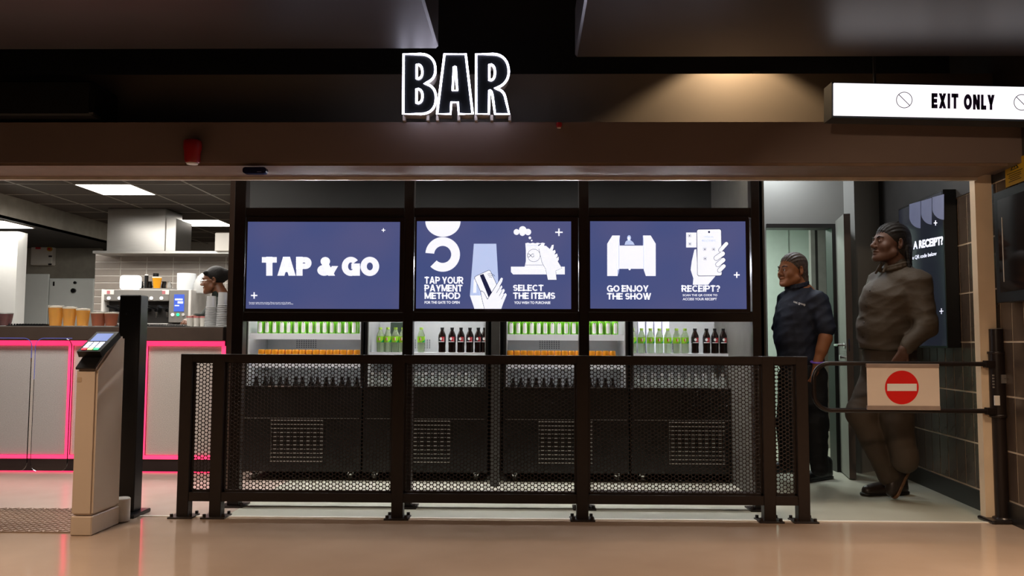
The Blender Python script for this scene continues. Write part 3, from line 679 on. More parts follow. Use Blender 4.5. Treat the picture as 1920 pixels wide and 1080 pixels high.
for (x0, y0, x1, y1, r) in ((1351, 469, 1362, 457, 3.4), (1343, 484, 1355, 475.5, 4.2), (1346, 496, 1356, 487.5, 4), (1349, 507, 1357, 499, 3.6)):
    a = math.atan2(y1 - y0, x1 - x0)
    def capsule(r_): return [(x0 + r_ * math.cos(a + math.pi / 2 + math.pi * i / 8), y0 + r_ * math.sin(a + math.pi / 2 + math.pi * i / 8)) for i in range(9)] + [(x1 + r_ * math.cos(a - math.pi / 2 + math.pi * i / 8), y1 + r_ * math.sin(a - math.pi / 2 + math.pi * i / 8)) for i in range(9)]
    C_.poly(capsule(r + .7), S_D, 5); C_.poly(capsule(r), S_W, 6)
C_.text('RECEIPT?', 1278, 1350, 535, 547, .05); C_.text('SCAN THE QR CODE TO', 1280, 1345, 551.5, 556, .02); C_.text('ACCESS YOUR RECEIPT', 1280, 1344, 558.5, 563, .02)
C_.cross(1381.5, 515.5, 5.5, 1.2)

# ------------------------------------------------------------------ open drink coolers
YC = 6.5; DC = 0.58
cool_in = mat('cooler_liner', '#92928e', 0.45, var=0.03); cool_blk = mat('cooler_black', '#0e0c0b', 0.35, var=0.15)
shelf_m = mat('shelf_white', '#eceef2', 0.35, var=0.02)
shelf_light = mat('cooler_lamp', '#ffffff', 0.4, emis='#f6f8ff', es=130)
ZL = Z(727, YC)
coolers = []
LBL = ['leftmost black open cooler with green cans and orange cans', 'black open cooler with lime soda and cola bottles, second from the left',
       'black open cooler with green cans, third from the left', 'rightmost black open cooler with lime soda and cola bottles']
for i, (a, b) in enumerate([(456, 680), (683, 915), (944, 1179), (1183, 1411)]):
    xa, xb = X(a, YC), X(b, YC); xm = (xa + xb) / 2
    t = thing('drink_cooler', LBL[i], 'cooler', (xm, YC, 0)); coolers.append((t, xa, xb))
    th = .02
    MB().box(xa, xb, YC, YC + .035, .07, ZL, bev=.004).box(xa, xb, YC + .035, YC + DC, .07, .585).build('body', cool_blk, t)
    bx('lip', chrome, t, xa + .01, xb - .01, YC - .004, YC + .03, ZL - .002, ZL + .006)
    bx('door_line', mat('grey_strip', '#6d6a66', .4), t, xa + .02, xb - .02, YC - .004, YC, Z(787, YC), Z(787, YC) + .005)
    for s_ in (0, 1):
        x_ = xa if s_ == 0 else xb - th
        bx('side_panel', cool_blk, t, x_, x_ + th, YC + .03, YC + DC, .585, 1.74, bev=.002)
        xi = xa + th if s_ == 0 else xb - th - .006
        bx('side_liner', cool_in, t, xi, xi + .006, YC + .04, YC + DC - .04, .59, 1.70)
    bp_ = bx('back_panel', cool_in, t, xa + th, xb - th, YC + DC - .04, YC + DC, ZL - .15, 1.70)
    g = MB()
    for r in range(5):
        for c in range(9): g.box(xm - .2 + c * .02, xm - .19 + c * .02, YC + DC - .045, YC + DC - .039, 1.03 + r * .016, 1.04 + r * .016)
    g.build('grille_dots', mat('grille_dark', '#4c4c4c', .6), t)['kind'] = 'stuff'
    bx('canopy', cool_blk, t, xa, xb, YC, YC + DC, 1.70, 1.76)
    bx('lamp_strip', shelf_light, t, xa + .03, xb - .03, YC + .02, YC + .06, 1.688, 1.70)
    bx('top_fill_strip', shelf_light, t, xm - .16, xm + .16, YC + .45, YC + .47, 1.76, 1.775)  # unseen strip added to throw a glow on the back wall
    # vent grille of separate slats
    gx0, gx1 = [(512, 609), (775, 846), (1010, 1110), (1253, 1356)][i]
    for k in range(11):
        zz = Z(791 + k * 7.7, YC)
        bx('vent_slat', mat('vent_grey', '#b5afa9', .35, .5), t, X(gx0, YC), X(gx1, YC), YC - .012, YC - .002, zz, zz + .006)
    for xx in (gx0, gx1 - 2): bx('vent_side', mat('vent_dark', '#3a3735', .4), t, X(xx, YC), X(xx, YC) + .006, YC - .01, YC, Z(868, YC), Z(789, YC))
    for xx in (xa + .09, xb - .09):
        for yy in (YC + .07, YC + DC - .08):
            c = MB().cone((xx - .014, yy, .034), (xx + .014, yy, .034), .034).build('caster', mat('caster_grey', '#55534f', .5), t, smooth=True)
            b_ = MB().box(xx - .022, xx + .022, yy - .02, yy + .03, .04, .07, bev=.004)
            b_.build('fork', chrome, c)
            if yy < YC + .2: MB().box(xx - .015, xx + .015, yy - .06, yy - .01, .045, .055).build('brake_lever', chrome, c)

def bottle_proto(name, prof, m, loc0=(0, 0, -5)): pass
def plab(name, m, prof, root, seg=14, smooth=True): return MB().lathe(prof, seg=seg).build(name, m, root, smooth=smooth, world=False)
def proto(name, label, cat, parts):
    r = thing(name, label, cat, (0, 0, 0)); CH[r.name] = [p(r) for p in parts]; return r
clear_g = mat('clear_green_plastic', '#c4d6b0', 0.08, var=.03, trans=.75, ior=1.3)
clear_w = mat('clear_plastic', '#dfe4dc', 0.1, var=.03, trans=.7, ior=1.3)
cola = mat('cola_dark', '#160b08', 0.08, var=.1, spec=.6)
lime_l = mat('lime_label', '#8fc42a', 0.4, var=.15, emis='#8fc42a', es=0.0); lime_c = mat('lime_cap', '#9fc34a', 0.4); green_l = mat('green_label_patch', '#0f9b52', .4)
red_l = mat('red_label', '#c8202f', .4); white_l = mat('white_label', '#e8e6e2', .4, var=.02); blackcap = mat('black_cap', '#111111', .35)
cangreen = mat('can_green', '#6fb32f', .3, .2, var=.08); cansilver = mat('can_silver', '#c4c6c8', .25, .9); canorange = mat('can_orange', '#e0901c', .3, .1, var=.08)
def arc_patch(name, m, r, z0, z1, a0, a1, root, n=6, shape=None):
    b = MB(); A0, A1 = math.radians(a0), math.radians(a1)
    for i in range(n):
        u0, u1 = i / n, (i + 1) / n
        f = shape or (lambda u: (0, 1)); l0, h0 = f(u0); l1, h1 = f(u1); a, c = A0 + (A1 - A0) * u0, A0 + (A1 - A0) * u1
        b.poly([(r * math.cos(a), r * math.sin(a), z0 + (z1 - z0) * l0), (r * math.cos(c), r * math.sin(c), z0 + (z1 - z0) * l1), (r * math.cos(c), r * math.sin(c), z0 + (z1 - z0) * h1), (r * math.cos(a), r * math.sin(a), z0 + (z1 - z0) * h0)])
    return b.build(name, m, root, smooth=True, world=False)
circ = lambda u: (0.5 - math.sqrt(max(0, .25 - (u - .5) ** 2)), 0.5 + math.sqrt(max(0, .25 - (u - .5) ** 2)) + 1e-3)
R_ = .031
soda = proto('soda_bottle', 'x', 'bottle', [
    lambda r: plab('body', clear_g, [(.02, 0), (.029, .006), (.029, .06), (R_ - .002, .075), (R_ - .002, .128), (.029, .14), (.013, .178), (.012, .186)], r),
    lambda r: plab('label', lime_l, [(R_, .08), (R_, .128)], r), lambda r: plab('cap', lime_c, [(.014, .183), (.0145, .2)], r),
    lambda r: arc_patch('label_patch', green_l, R_ + .0006, .081, .106, -70, -15, r, 5, lambda u: (0, .2 + .8 * u)),
    lambda r: arc_patch('label_roundel', red_l, R_ + .0012, .094, .118, -112, -80, r, 6, circ),
    lambda r: arc_patch('label_mark', white_l, R_ + .0018, .096, .12, -96, -84, r, 2)])
colab = proto('cola_bottle', 'x', 'bottle', [
    lambda r: plab('body', cola, [(.02, 0), (.03, .006), (.0285, .05), (R_ - .001, .075), (R_ - .001, .128), (.029, .142), (.013, .178), (.012, .186)], r),
    lambda r: plab('label', mat('black_label', '#17181a', .35), [(R_, .084), (R_, .13)], r), lambda r: plab('cap', blackcap, [(.0142, .182), (.0148, .2)], r),
    lambda r: arc_patch('label_red', red_l, R_ + .0006, .09, .126, -95, -45, r, 5), lambda r: arc_patch('label_lettering', white_l, R_ + .001, .1, .122, -120, -78, r, 5, circ),
    lambda r: arc_patch('label_stripe', white_l, R_ + .001, .085, .09, -140, -50, r, 5), lambda r: arc_patch('label_tick', white_l, R_ + .0012, .094, .12, -62, -56, r, 1)])
gcan = proto('green_can', 'x', 'can', [
    lambda r: plab('body', cangreen, [(.023, 0), (.0272, .006), (.0272, .1), (.024, .107)], r), lambda r: plab('lid', cansilver, [(.0245, .107), (.0245, .109)], r),
    lambda r: arc_patch('label', white_l, .0276, .01, .094, -122, -58, r, 8, lambda u: (0 + .12 * (abs(u - .5) > .42), 1 - .14 * (abs(u - .5) > .42) - .05 * (abs(u - .5) > .25))),
    lambda r: arc_patch('label_dot', mat('label_dark', '#3a2a20', .5), .028, .084, .094, -98, -84, r, 4, circ)])
ocan = proto('orange_can', 'x', 'can', [
    lambda r: plab('body', canorange, [(.022, 0), (.0265, .005), (.0265, .098), (.023, .105)], r), lambda r: plab('lid', mat('can_lid_gold', '#e8b04a', .3, .3), [(.0235, .105), (.0235, .107)], r)])
water = proto('water_bottle', 'x', 'bottle', [
    lambda r: plab('body', clear_w, [(.024, 0), (.0325, .006), (.031, .03), (.0325, .05), (.031, .07), (.0325, .15), (.03, .17), (.014, .215), (.013, .225)], r),
    lambda r: plab('cap', mat('grey_cap', '#b8b5b0', .4), [(.015, .222), (.015, .238)], r)])
dcan = proto('dark_bottle', 'x', 'bottle', [
    lambda r: plab('body', mat('dark_glass', '#1c1714', .06, var=.1), [(.024, 0), (.028, .006), (.028, .11), (.012, .15), (.012, .18)], r), lambda r: plab('cap', cansilver, [(.0135, .178), (.0135, .186)], r)])
used = set()
def put(pr, x, y, z, label, group):
    rz = random.uniform(-.12, .12)
    if pr.name not in used:
        used.add(pr.name); pr.location = (x, y, z); pr['label'] = label; pr['group'] = group; pr.rotation_euler = (0, 0, rz); return pr
    return dup(pr, (x, y, z), label, group, rz)
ORD = ['first', 'second', 'third', 'fourth', 'fifth', 'sixth', 'seventh', 'eighth', 'ninth', 'tenth', 'eleventh', 'twelfth', 'thirteenth', 'fourteenth', 'fifteenth', 'sixteenth']
shelf_fill = mat('shelf_fill_glow', '#ffffff', 0.4, emis='#f6f8ff', es=16)
zS1t = Z(627, YC); zS1b = Z(638, YC); zS2t = Z(683, YC); zS2b = Z(692, YC); zM = Z(662, YC)
def shelf(i, z, th, name='shelf'):
    t, xa, xb = coolers[i]
    MB().box(xa + .028, xb - .028, YC + .082, YC + DC - .05, z - .01, z).box(xa + .028, xb - .028, YC + .07, YC + .082, z - th, z + .002).build(name, shelf_m, t)
    if name == 'shelf': bx('shelf_fill', shelf_fill, t, xa + .04, xb - .04, YC + .085, YC + .1, z - .016, z - .01)  # hidden strip added under the shelf to brighten the cooler inside
pos_names = ['leftmost', 'second', 'third', 'rightmost']
for i in (0, 2):
    t, xa, xb = coolers[i]
    shelf(i, zS1t, zS1t - zS1b); shelf(i, zS2t, zS2t - zS2b); shelf(i, .62, .01, 'deck')
    nm = pos_names[i]
    xs = [480 + 13.7 * k_ for k_ in range(14)] if i == 0 else [958, 971, 984, 997, 1010, 1023, 1036, 1050, 1063, 1077, 1090, 1103, 1116, 1129, 1142, 1156]
    for k, px in enumerate(xs):
        put(gcan, X(px, YC), YC + .115, zS1t, '%s green can with white label from the left, front row of the %s cooler' % (ORD[k], nm), 'front row green cans, %s cooler' % nm)
        put(gcan, X(px, YC) + .004, YC + .18, zS1t, 'green can standing behind the front row in the %s cooler' % nm, 'second row green cans, %s cooler' % nm)
    for k in range(15 if i == 0 else 16):
        px = (482 if i == 0 else 956) + k * 13.0
        put(ocan, X(px, YC), YC + .115, zS2t, '%s orange can from the left on the lower white shelf of the %s cooler' % (ORD[k], nm), 'orange cans, %s cooler' % nm)
    for k in range(14):
        px = (474 if i == 0 else 962) + k * 14.6
        put(dcan, X(px, YC), YC + .1 + .04 * (k % 2), .62, '%s small dark bottle from the left on the bottom deck of the %s cooler' % (ORD[k], nm), 'dark bottles, %s cooler' % nm)
for i, soda_px, cola_px in ((1, [708, 722, 737, 751, 786], [826, 845, 862, 879, 895, 910]), (3, [1190, 1207, 1224, 1241, 1257, 1274, 1290], [1309, 1331, 1347, 1363, 1379, 1396])):
    nm = pos_names[i]; shelf(i, zM, .02); shelf(i, .60, .01, 'deck')
    for k, px in enumerate(soda_px): put(soda, X(px, YC), YC + .12, zM, '%s lime soda bottle from the left in the %s cooler' % (ORD[k], nm), 'lime soda bottles, %s cooler' % nm)
    for k, px in enumerate(cola_px): put(colab, X(px, YC) - (.012 if px == 910 else 0), YC + .12, zM, '%s dark cola bottle from the left in the %s cooler' % (ORD[k], nm), 'cola bottles, %s cooler' % nm)
    for row in (0, 1):
        for k in range(13): put(water, X((694 if i == 1 else 1196) + k * 16.4 + row * 3, YC), YC + .1 + row * .09, .60, 'clear water bottle on the bottom deck of the %s cooler' % (nm + (' from left' if i == 1 else '')) , 'water bottles, %s cooler' % nm)
# things further back on the upper shelves
t = tag(MB().box(X(722, YC), X(746, YC), YC + .25, YC + .4, zM, zM + .245, bev=.005).build('drinks_carton', mat('dark_green_card', '#1c2a1c', .6), None), 'dark green box behind the lime soda bottles, second cooler', 'box')
for k in range(4):
    o = MB().box(X(1206 + k * 16, YC), X(1220 + k * 16, YC), YC + .3, YC + .36, zM, zM + .26, bev=.004).build('white_carton', mat('white_carton', '#d9d8e6', .5, var=.04), None)
    tag(o, '%s white carton from the left, behind the lime sodas in the rightmost cooler' % ORD[k], 'carton', 'white cartons, rightmost cooler')
# grey upright between the second and third cooler
struct(bx('trim_13', mat('grey_channel', '#4a4947', .45), None, X(921, 6.3), X(937, 6.3), 6.3, 6.36, 0, 1.6))
# ------------------------------------------------------------------ bar counter on the left
YK = 6.85
zc1, zc0 = Z(613, YK, 200), Z(638, YK, 200)
xe = X(422, YK)
bar = thing('bar_counter', 'long bar counter with silver glitter panels and pink light strips on the left', 'bar counter', (-4.0, YK, 0))
topm = mat('counter_dark_laminate', '#4a3e37', .35, var=.1)
MB().box(-8, xe, YK - .05, YK + .65, zc0, zc1, bev=.004).build('counter_top', topm, bar)
MB().box(-8, xe, YK - .03, YK + .63, zc1, zc1 + .006).build('counter_surface', steel, bar)
glit = mat('silver_glitter_panel', '#d6cfc8', .4, .1, var=.28, scale=220, bump=.3)
zp1, zp0 = Z(648, YK, 200), Z(853, YK, 200)
zk = Z(860, YK, 200)
edges = [-520, -240, -2, 131, 274, 420]
edges = [-800, -420, -140, 135, 275, 421]
for a, b in zip(edges, edges[1:]):
    MB().box(X(a, YK) + .018, X(b, YK) - .018, YK, YK + .02, zp0, zp1, bev=.003).build('front_panel', glit, bar)
for a in edges[2:]:
    MB().box(X(a, YK) - .016, X(a, YK) + .016, YK - .016, YK - .004, zp0, zp1).build('light_strip', pink_m, bar)
MB().box(-8, xe, YK - .016, YK - .004, zp1, zp1 + .04).build('light_strip', pink_m, bar)
MB().box(-8, xe, YK - .016, YK - .004, zk, zp0 + .0).build('light_strip', pink_m, bar)
MB().box(-8, xe, YK + .012, YK + .6, .0, zc0).build('carcass', dark_paint, bar)
MB().box(-8, xe, YK - .01, YK + .03, 0.012, zk).build('kick_board', mat('kick_dark', '#2b201f', .4), bar)
MB().box(-8, xe, YK - .006, YK + .0, 0.002, .01).build('light_strip', pink_m, bar)

# cups of beer along the counter
zc = zc1 + .0062
beer = mat('lager', '#e0a02a', .05, var=.1, emis='#d8890f', es=.10, trans=.35, ior=1.2); foam = mat('beer_foam', '#f3ead8', .7, var=.03); amber = mat('amber_ale', '#98430f', .05, var=.15, emis='#a04508', es=.06, trans=.3, ior=1.2)  # faint emission makes lager and ale glow though they are no lamps
darkred = mat('dark_red_drink', '#5a0f14', .06, var=.1); cupm = mat('cup_clear', '#f2f2f2', .05, trans=.95, ior=1.15, var=.01)
def cup(px, py0, py1, wpx, Y, m, label, name='beer_cup', foam_h=.012, group=None, cat='cup', dy=.12):
    Yc = Y + dy; r = wpx / 2 * Yc / F; h = (py1 - py0) * Yc / F; t = thing(name, label, cat, (X(px, Yc), Yc, zc), group)
    MB().lathe([(r * .72, .004), (r * .97, h - foam_h)], seg=20).build('drink', m, t, smooth=True, world=False)
    if foam_h: MB().lathe([(r * .97, h - foam_h), (r * .99, h), (r * .5, h + .003)], seg=20).build('foam', foam, t, smooth=True, world=False)
    b = MB(); s_ = 20
    for (r0, z0, r1, z1) in ((r * .75, 0, r * 1.02, h + .008), (r * 1.02, h + .008, r * 1.04, h + .004)):
        b.cone((0, 0, z0), (0, 0, z1), r0, r1, s_, cap=False)
    b.build('cup', cupm, t, smooth=True, world=False); return t
LG = ['pint of golden lager on the bar, leftmost of the three tall ones', 'pint of golden lager in the middle of the three tall ones', 'pint of golden lager, rightmost of the three tall ones']
for (px, y0, wp), l in zip([(102.5, 571, 27), (128, 573, 25), (153.5, 576, 25)], LG): cup(px, y0, 609, wp, YK, beer, l, foam_h=.014)
for (px, l) in ((183, 'short cup of amber ale beside the tall lagers'), (207, 'short cup of amber ale next to the black gate post')): cup(px, 584, 610, 28 if px < 190 else 26, YK, amber, l, foam_h=.009)
cup(7, 587, 610, 28, YK, darkred, 'cup of dark red drink at the left end of the bar', 'red_drink_cup', foam_h=0)
# clear cup stacks
def stack(px, y0, wp, label, n=12):
    Yc = YK + .1; r = wp / 2 * Yc / F; h = (611 - y0) * Yc / F; t = thing('cup_stack', label, 'cup stack', (X(px, Yc), Yc, zc)); m = mat('cup_frosted', '#dcdcdc', .15, trans=.5, ior=1.2, var=.02)
    MB().lathe([(r, 0), (r * .98, .01), (r * .72, h * .96), (r * .72, h), (r * .5, h)], seg=18).build('outer_cup', m, t, smooth=True, world=False)
    for k in range(n):
        z = .012 + k * h * .62 / n; rr_ = r * (1 - .26 * z / h)
        MB().lathe([(rr_ * 1.0, z), (rr_ * 1.06, z + .002), (rr_ * 1.06, z + .006), (rr_, z + .008)], seg=18).build('cup_rim', m, t, smooth=True, world=False)
stack(394, 553, 23, 'tall upside-down stack of clear cups, left of the two stacks'); stack(416, 546, 24, 'tall upside-down stack of clear cups against the brown end panel')
for k, px in enumerate((355, 367, 379)):
    Yc = YK + .16 + .02 * k; r = 6.5 * Yc / F; t = thing('paper_cup', ['small white paper cup with red rim, leftmost of three', 'small white paper cup with red rim, middle of three', 'small white paper cup with red rim, nearest the clear stacks'][k], 'cup', (X(px, Yc), Yc, zc), 'small paper cups')
    MB().lathe([(r * .75, 0), (r, .085)], seg=16).build('cup', white_p, t, smooth=True, world=False); MB().lathe([(r * 1.03, .078), (r * 1.06, .092)], seg=16).build('rim_band', mat('red_white', '#c77a78', .5, var=.4, scale=60), t, world=False)
# black rubber bar mats with pimples
for j, (a, b) in enumerate(((20, 88), (222, 352))):
    t = thing('bar_mat', ['black rubber bar mat left of the lager pints', 'black rubber bar mat right of the black gate post'][j], 'bar mat', (X((a + b) / 2, YK + .1), YK + .12, zc))
    MB().box(X(a, YK + .1), X(b, YK + .1), YK + .03, YK + .24, zc, zc + .006).build('mat', blackp, t)
    g = MB(); x_ = X(a, YK + .1) + .012
    while x_ < X(b, YK + .1) - .01:
        for yy in range(6): g.cone((x_, YK + .05 + yy * .033, zc + .006), (x_, YK + .05 + yy * .033, zc + .02), .006, .004, 6)
        x_ += .024
    g.build('pimples', chrome if j else blackp, t)['kind'] = 'stuff'

# ------------------------------------------------------------------ kitchen behind the bar
ZK = 2.80; YT0 = 8.4
zk_ = Z(345, 8.6, 190)
CZ = zk_; Yn = 8.6
pA = P(137, 345, Yn); pB = P(245, 345, Yn); cell = pB.x - pA.x; gx = pA.x
d_ = ray(187, 365); Yf = d_[1] * (CZ - H) / d_[2]; cy = Yf - Yn
grid_m = mat('ceiling_grid_bar', '#8a8278', .4); ctile = mat('brown_ceiling_tile', '#3c332c', .7, var=.06)
kc = struct(bx('ceiling_kitchen', mat('ceiling_void', '#211d1a', .9), None, -10.5, X(436, 7.3) + 1.6, 7.2, 14.2, CZ + .03, CZ + .06))
x0k = gx - 9 * cell
nx = int((X(436, 9) + 1.5 - x0k) / cell) + 1; ny = int((14.0 - 7.2) / cy) + 1; y0k = Yn - 2 * cy
lampcells = {(0, 0), (0, 4)}
lamp_cells_xy = []
XB = -5.95
tile_o = None
for i in range(-3, 8):
    for j in range(-2, int((13.8 - Yn) / cy)):
        if gx + (i + 1) * cell < XB or gx + i * cell > -1.2: continue
        x_ = gx + i * cell; y_ = Yn + j * cy
        if (i, j) in ((0, 0), (0, 4)): lamp_cells_xy.append((x_, y_)); continue
        if tile_o is None:
            tile_o = bx('ceiling_tile', ctile, kc, .012, cell - .012, .012, cy - .012, 0, .02, world=False); o = tile_o
        else:
            o = tile_o.copy(); COL.objects.link(o)
        o.location = (x_, y_, CZ + .004)
for i in range(-3, 9):
    if gx + i * cell > XB and gx + i * cell < -1: bx('grid_bar', grid_m, kc, gx + i * cell - .012, gx + i * cell + .012, 7.2, 13.9, CZ, CZ + .008)
for j in range(-2, int((13.8 - Yn) / cy) + 1): bx('grid_bar', grid_m, kc, XB, -1.2, Yn + j * cy - .012, Yn + j * cy + .012, CZ - .001, CZ + .007)
def panel_lamp(x_, y_, z_, label):
    t = thing('ceiling_light', label, 'ceiling light', (x_ + cell / 2, y_ + cy / 2, z_)); bx('diffuser', lamp_m, t, x_ + .014, x_ + cell - .014, y_ + .014, y_ + cy - .014, z_ - .003, z_ + .012)
    f_ = MB(); f_.box(x_, x_ + cell, y_, y_ + .014, z_ - .005, z_ + .012).box(x_, x_ + cell, y_ + cy - .014, y_ + cy, z_ - .005, z_ + .012).box(x_, x_ + .014, y_, y_ + cy, z_ - .005, z_ + .012).box(x_ + cell - .014, x_ + cell, y_, y_ + cy, z_ - .005, z_ + .012)
    f_.build('frame', white_p, t)
panel_lamp(*lamp_cells_xy[0], CZ, 'square white ceiling light nearest the bar opening')
panel_lamp(*lamp_cells_xy[1], CZ, 'square white ceiling light right of the steel extractor duct')
# lower ceiling on the left with its own panel
zl = CZ - .27; Yl = 9.45
struct(bx('ceiling_lower', mat('dark_lower_ceiling', '#2b2826', .7), None, -10.5, XB, 7.2, 13.9, zl, zl + .03))
struct(bx('ceiling_step', mat('grey_bulkhead', '#8f8a80', .6), None, XB - .02, XB, 7.2, 13.9, zl, CZ + .02))
d1 = ray(67, 427); Yq = d1[1] * (zl - H) / d1[2]; xq = (EYE + d1 * ((zl - H) / d1[2]))[0]
panel_lamp(xq - cell, Yq - cy, zl - .004, 'square white ceiling light at the left edge of the kitchen')
struct(bx('wall_kitchen_far', mat('kitchen_grey_wall', '#a29e96', .6, var=.03), None, -10.5, -1.0, 13.9, 14.0, 0, CZ + .05))
struct(bx('wall_kitchen_left', mat('kitchen_grey_wall', '#a29e96'), None, -10.6, -10.5, 7, 14, 0, CZ))
struct(bx('wall_kitchen_right', mat('kitchen_grey_wall', '#a29e96'), None, -1.9, -1.8, 7.2, 14, 0, CZ))
# tiled splash wall
YG = 10.6
gt = mat('grey_wall_tile', '#a39a92', .3, var=.08, scale=4); gg = mat('grout_white', '#d6d2cb', .7)
xt0, xt1 = X(173, YG), X(445, YG); zt1_ = Z(476, YG, 300)
wk = struct(bx('wall_kitchen_tiled', gg, None, xt0, xt1, YG, YG + .1, 0, zt1_))
tw, th_ = 50.3 * YG / F, 13.15 * YG / F
o0 = None
for r in range(11):
    for c in range(-1, 6):
        xa = max(xt0 + .004, X(222, YG) + (c - 1) * tw); xb = min(xt1, X(222, YG) + c * tw - .014); zz = zt1_ - .01 - (r + 1) * th_
        if xb - xa < .02: continue
        if xb - xa > tw - .02 and o0 is not None: o = o0.copy(); COL.objects.link(o); o.location = (xa, YG, zz); continue
        o = MB().box(0, xb - xa, -.008, 0, 0, th_ - .014, bev=.002).build('tile', gt, wk, world=False); o.location = (xa, YG, zz)
        if xb - xa > tw - .02: o0 = o
# extractor hood
YH = 10.2
t = thing('extractor_hood', 'brushed steel extractor duct and canopy above the grey tiles', 'extractor hood', (X(257, YH), YH, 1.9))
MB().box(X(193, YH), X(303, YH), YH, YH + .5, Z(471, YH, 250), CZ, bev=.004).build('duct', steel, t)
MB().box(X(303, YH), X(322, YH), YH + .02, YH + .5, Z(471, YH, 250), CZ - .12, bev=.003).build('side_duct', steel, t)
MB().box(X(171, YH), X(440, YH), YH - .05, YH + .55, Z(476, YH, 250), Z(471, YH, 250), bev=.002).build('canopy_edge', steel, t)
tag(MB().box(X(397, 10.1), X(440, 10.1), 10.1, 10.5, Z(471, 10.1, 410), Z(436, 10.1, 410), bev=.01).build('wall_unit', white_p, None), 'white box-shaped unit on the canopy beside the right hand post', 'unit')
# white column, cupboards and switch box
struct(bx('wall_column', mat('white_column', '#d5d6d4', .5, var=.02), None, X(-60, 9.9), X(25, 9.9), 9.9, 10.09, 0, Z(434, 9.9, 20)))
cup_m = mat('white_cabinet', '#c6cbc9', .35, var=.02)
t = thing('tall_cabinet', 'tall pale cabinet behind the lager pints, right of the white column', 'cabinet', (X(110, 11.3), 11.3, 0))
bx('body', cup_m, t, X(42, 11.3), X(172, 11.3), 11.3, 11.8, 0, Z(522, 11.3, 110), bev=.005)
bx('door', cup_m, t, X(88, 11.27), X(171, 11.27), 11.27, 11.3, .05, Z(524, 11.3, 110), bev=.005)
bx('door', cup_m, t, X(42, 11.27), X(86, 11.27), 11.27, 11.3, .05, Z(514, 11.3, 110), bev=.005)
MB().cone((X(134, 11.26), 11.27, Z(545, 11.26, 134)), (X(134, 11.26), 11.24, Z(545, 11.26, 134)), .032).build('lock', blackp, t)
MB().cone((X(136, 11.26), 11.27, Z(530, 11.26, 134)), (X(136, 11.26), 11.25, Z(530, 11.26, 134)), .02).build('lock', blackp, t)
bx('wall_mark', blackp, t, X(94, 11.26), X(97, 11.26), 11.265, 11.27, Z(536, 11.26, 95), Z(528, 11.26, 95))
struct(bx('wall_kitchen_mid', mat('kitchen_beige_wall', '#9a958a', .6), None, X(20, 12.2), X(180, 12.2), 12.2, 12.3, 0, CZ))
t = thing('switch_box', 'cream switch box with red and yellow controls on the kitchen wall', 'switch box', (X(71, 12.1), 12.1, Z(497, 11.2, 71)))
bx('box', white_p, t, X(50, 12.1), X(91, 12.1), 12.1, 12.2, Z(497, 12.1, 71), Z(459, 12.1, 71), bev=.01)
bx('red_rocker', red_l, t, X(59, 12.090), X(68, 12.090), 12.085, 12.1, Z(467, 12.090, 64), Z(463, 12.090, 64))
MB().cone((X(86, 12.090), 12.1, Z(467, 12.090, 86)), (X(86, 12.090), 12.070, Z(467, 12.090, 86)), .035).build('isolator_ring', yel, t)
MB().cone((X(86, 12.070), 12.075, Z(467, 12.070, 86)), (X(86, 12.070), 12.040, Z(467, 12.070, 86)), .016).build('isolator_knob', red_l, t)
for zz in (480, 495): bx('latch', blackp, t, X(84, 12.090), X(90, 12.090), 12.090, 12.1, Z(zz + 2, 12.090, 87), Z(zz - 1, 12.090, 87))
# back counter and coffee machine
YM = 9.3
tag(bx('back_counter', steel, None, X(150, YM), X(440, YM), YM - .1, YM + .65, 0, .92, bev=.005), 'steel back counter under the coffee machine', 'counter')
t = thing('coffee_machine', 'wide grey coffee machine with a small blue touchscreen', 'coffee machine', (X(275, YM), YM + .2, .92))
cg = mat('machine_grey', '#8d8a86', .35, .4, var=.05); zt_ = Z(543, YM, 275)
bx('body', mat('machine_dark', '#3a3735', .4), t, X(189, YM), X(353, YM), YM + .12, YM + .55, .93, zt_ - .005, bev=.01)
for a, b in ((188, 192), (352, 357)): bx('side_frame', mat('machine_light', '#cfccc8', .35), t, X(a, YM), X(b, YM), YM - .02, YM + .55, .93, zt_, bev=.004)
bx('top_panel', cg, t, X(192, YM), X(314, YM), YM, YM + .12, Z(564, YM, 250), zt_, bev=.006)
bx('control_tower', cg, t, X(314, YM), X(352, YM), YM, YM + .12, Z(604, YM, 250), zt_, bev=.006)
bx('drip_tray', cg, t, X(192, YM), X(314, YM), YM, YM + .12, .93, Z(606, YM, 250), bev=.006)
ts = bx('touchscreen', mat('touch_blue', '#20305f', .2, emis='#4a62c8', es=1.2), t, X(324, YM), X(343, YM), YM - .004, YM, Z(584, YM, 333), Z(552, YM, 333))
for (a, b, y0, y1) in ((326, 340, 560, 563), (331, 341, 565, 569), (326, 334, 572, 574)): bx('screen_row', mat('row_white', '#dfe6ff', .4, emis='#cfd9ff', es=1.2), ts, X(a, YM), X(b, YM), YM - .006, YM - .004, Z(y1, YM, 333), Z(y0, YM, 333))
for px, m_ in ((322, mat('btn_white', '#ffffff', .4, emis='#ffffff', es=2)), (332, mat('btn_green', '#20ff90', .4, emis='#22e07a', es=2)), (342, mat('btn_grey', '#bbbbbb', .4))):
    MB().cone((X(px, YM), YM, Z(590, YM, px)), (X(px, YM), YM - .008, Z(590, YM, px)), .016).build('button', m_, t)
for px in (201, 221, 281, 300): MB().cone((X(px, YM), YM, Z(559, YM, px)), (X(px, YM), YM - .008, Z(559, YM, px)), .017).build('button', mat('btn_white', '#fff'), t)
for a, b in ((191, 210), (301, 314)): bx('decal', white_p, t, X(a, YM), X(b, YM), YM - .003, YM, Z(552, YM, 200), Z(543.5, YM, 200))
for px in (200, 304): bx('decal_mark', mat('decal_pink', '#b06a70', .5), t, X(px - 3, YM), X(px + 3, YM), YM - .005, YM - .003, Z(551, YM, 200), Z(545, YM, 200))
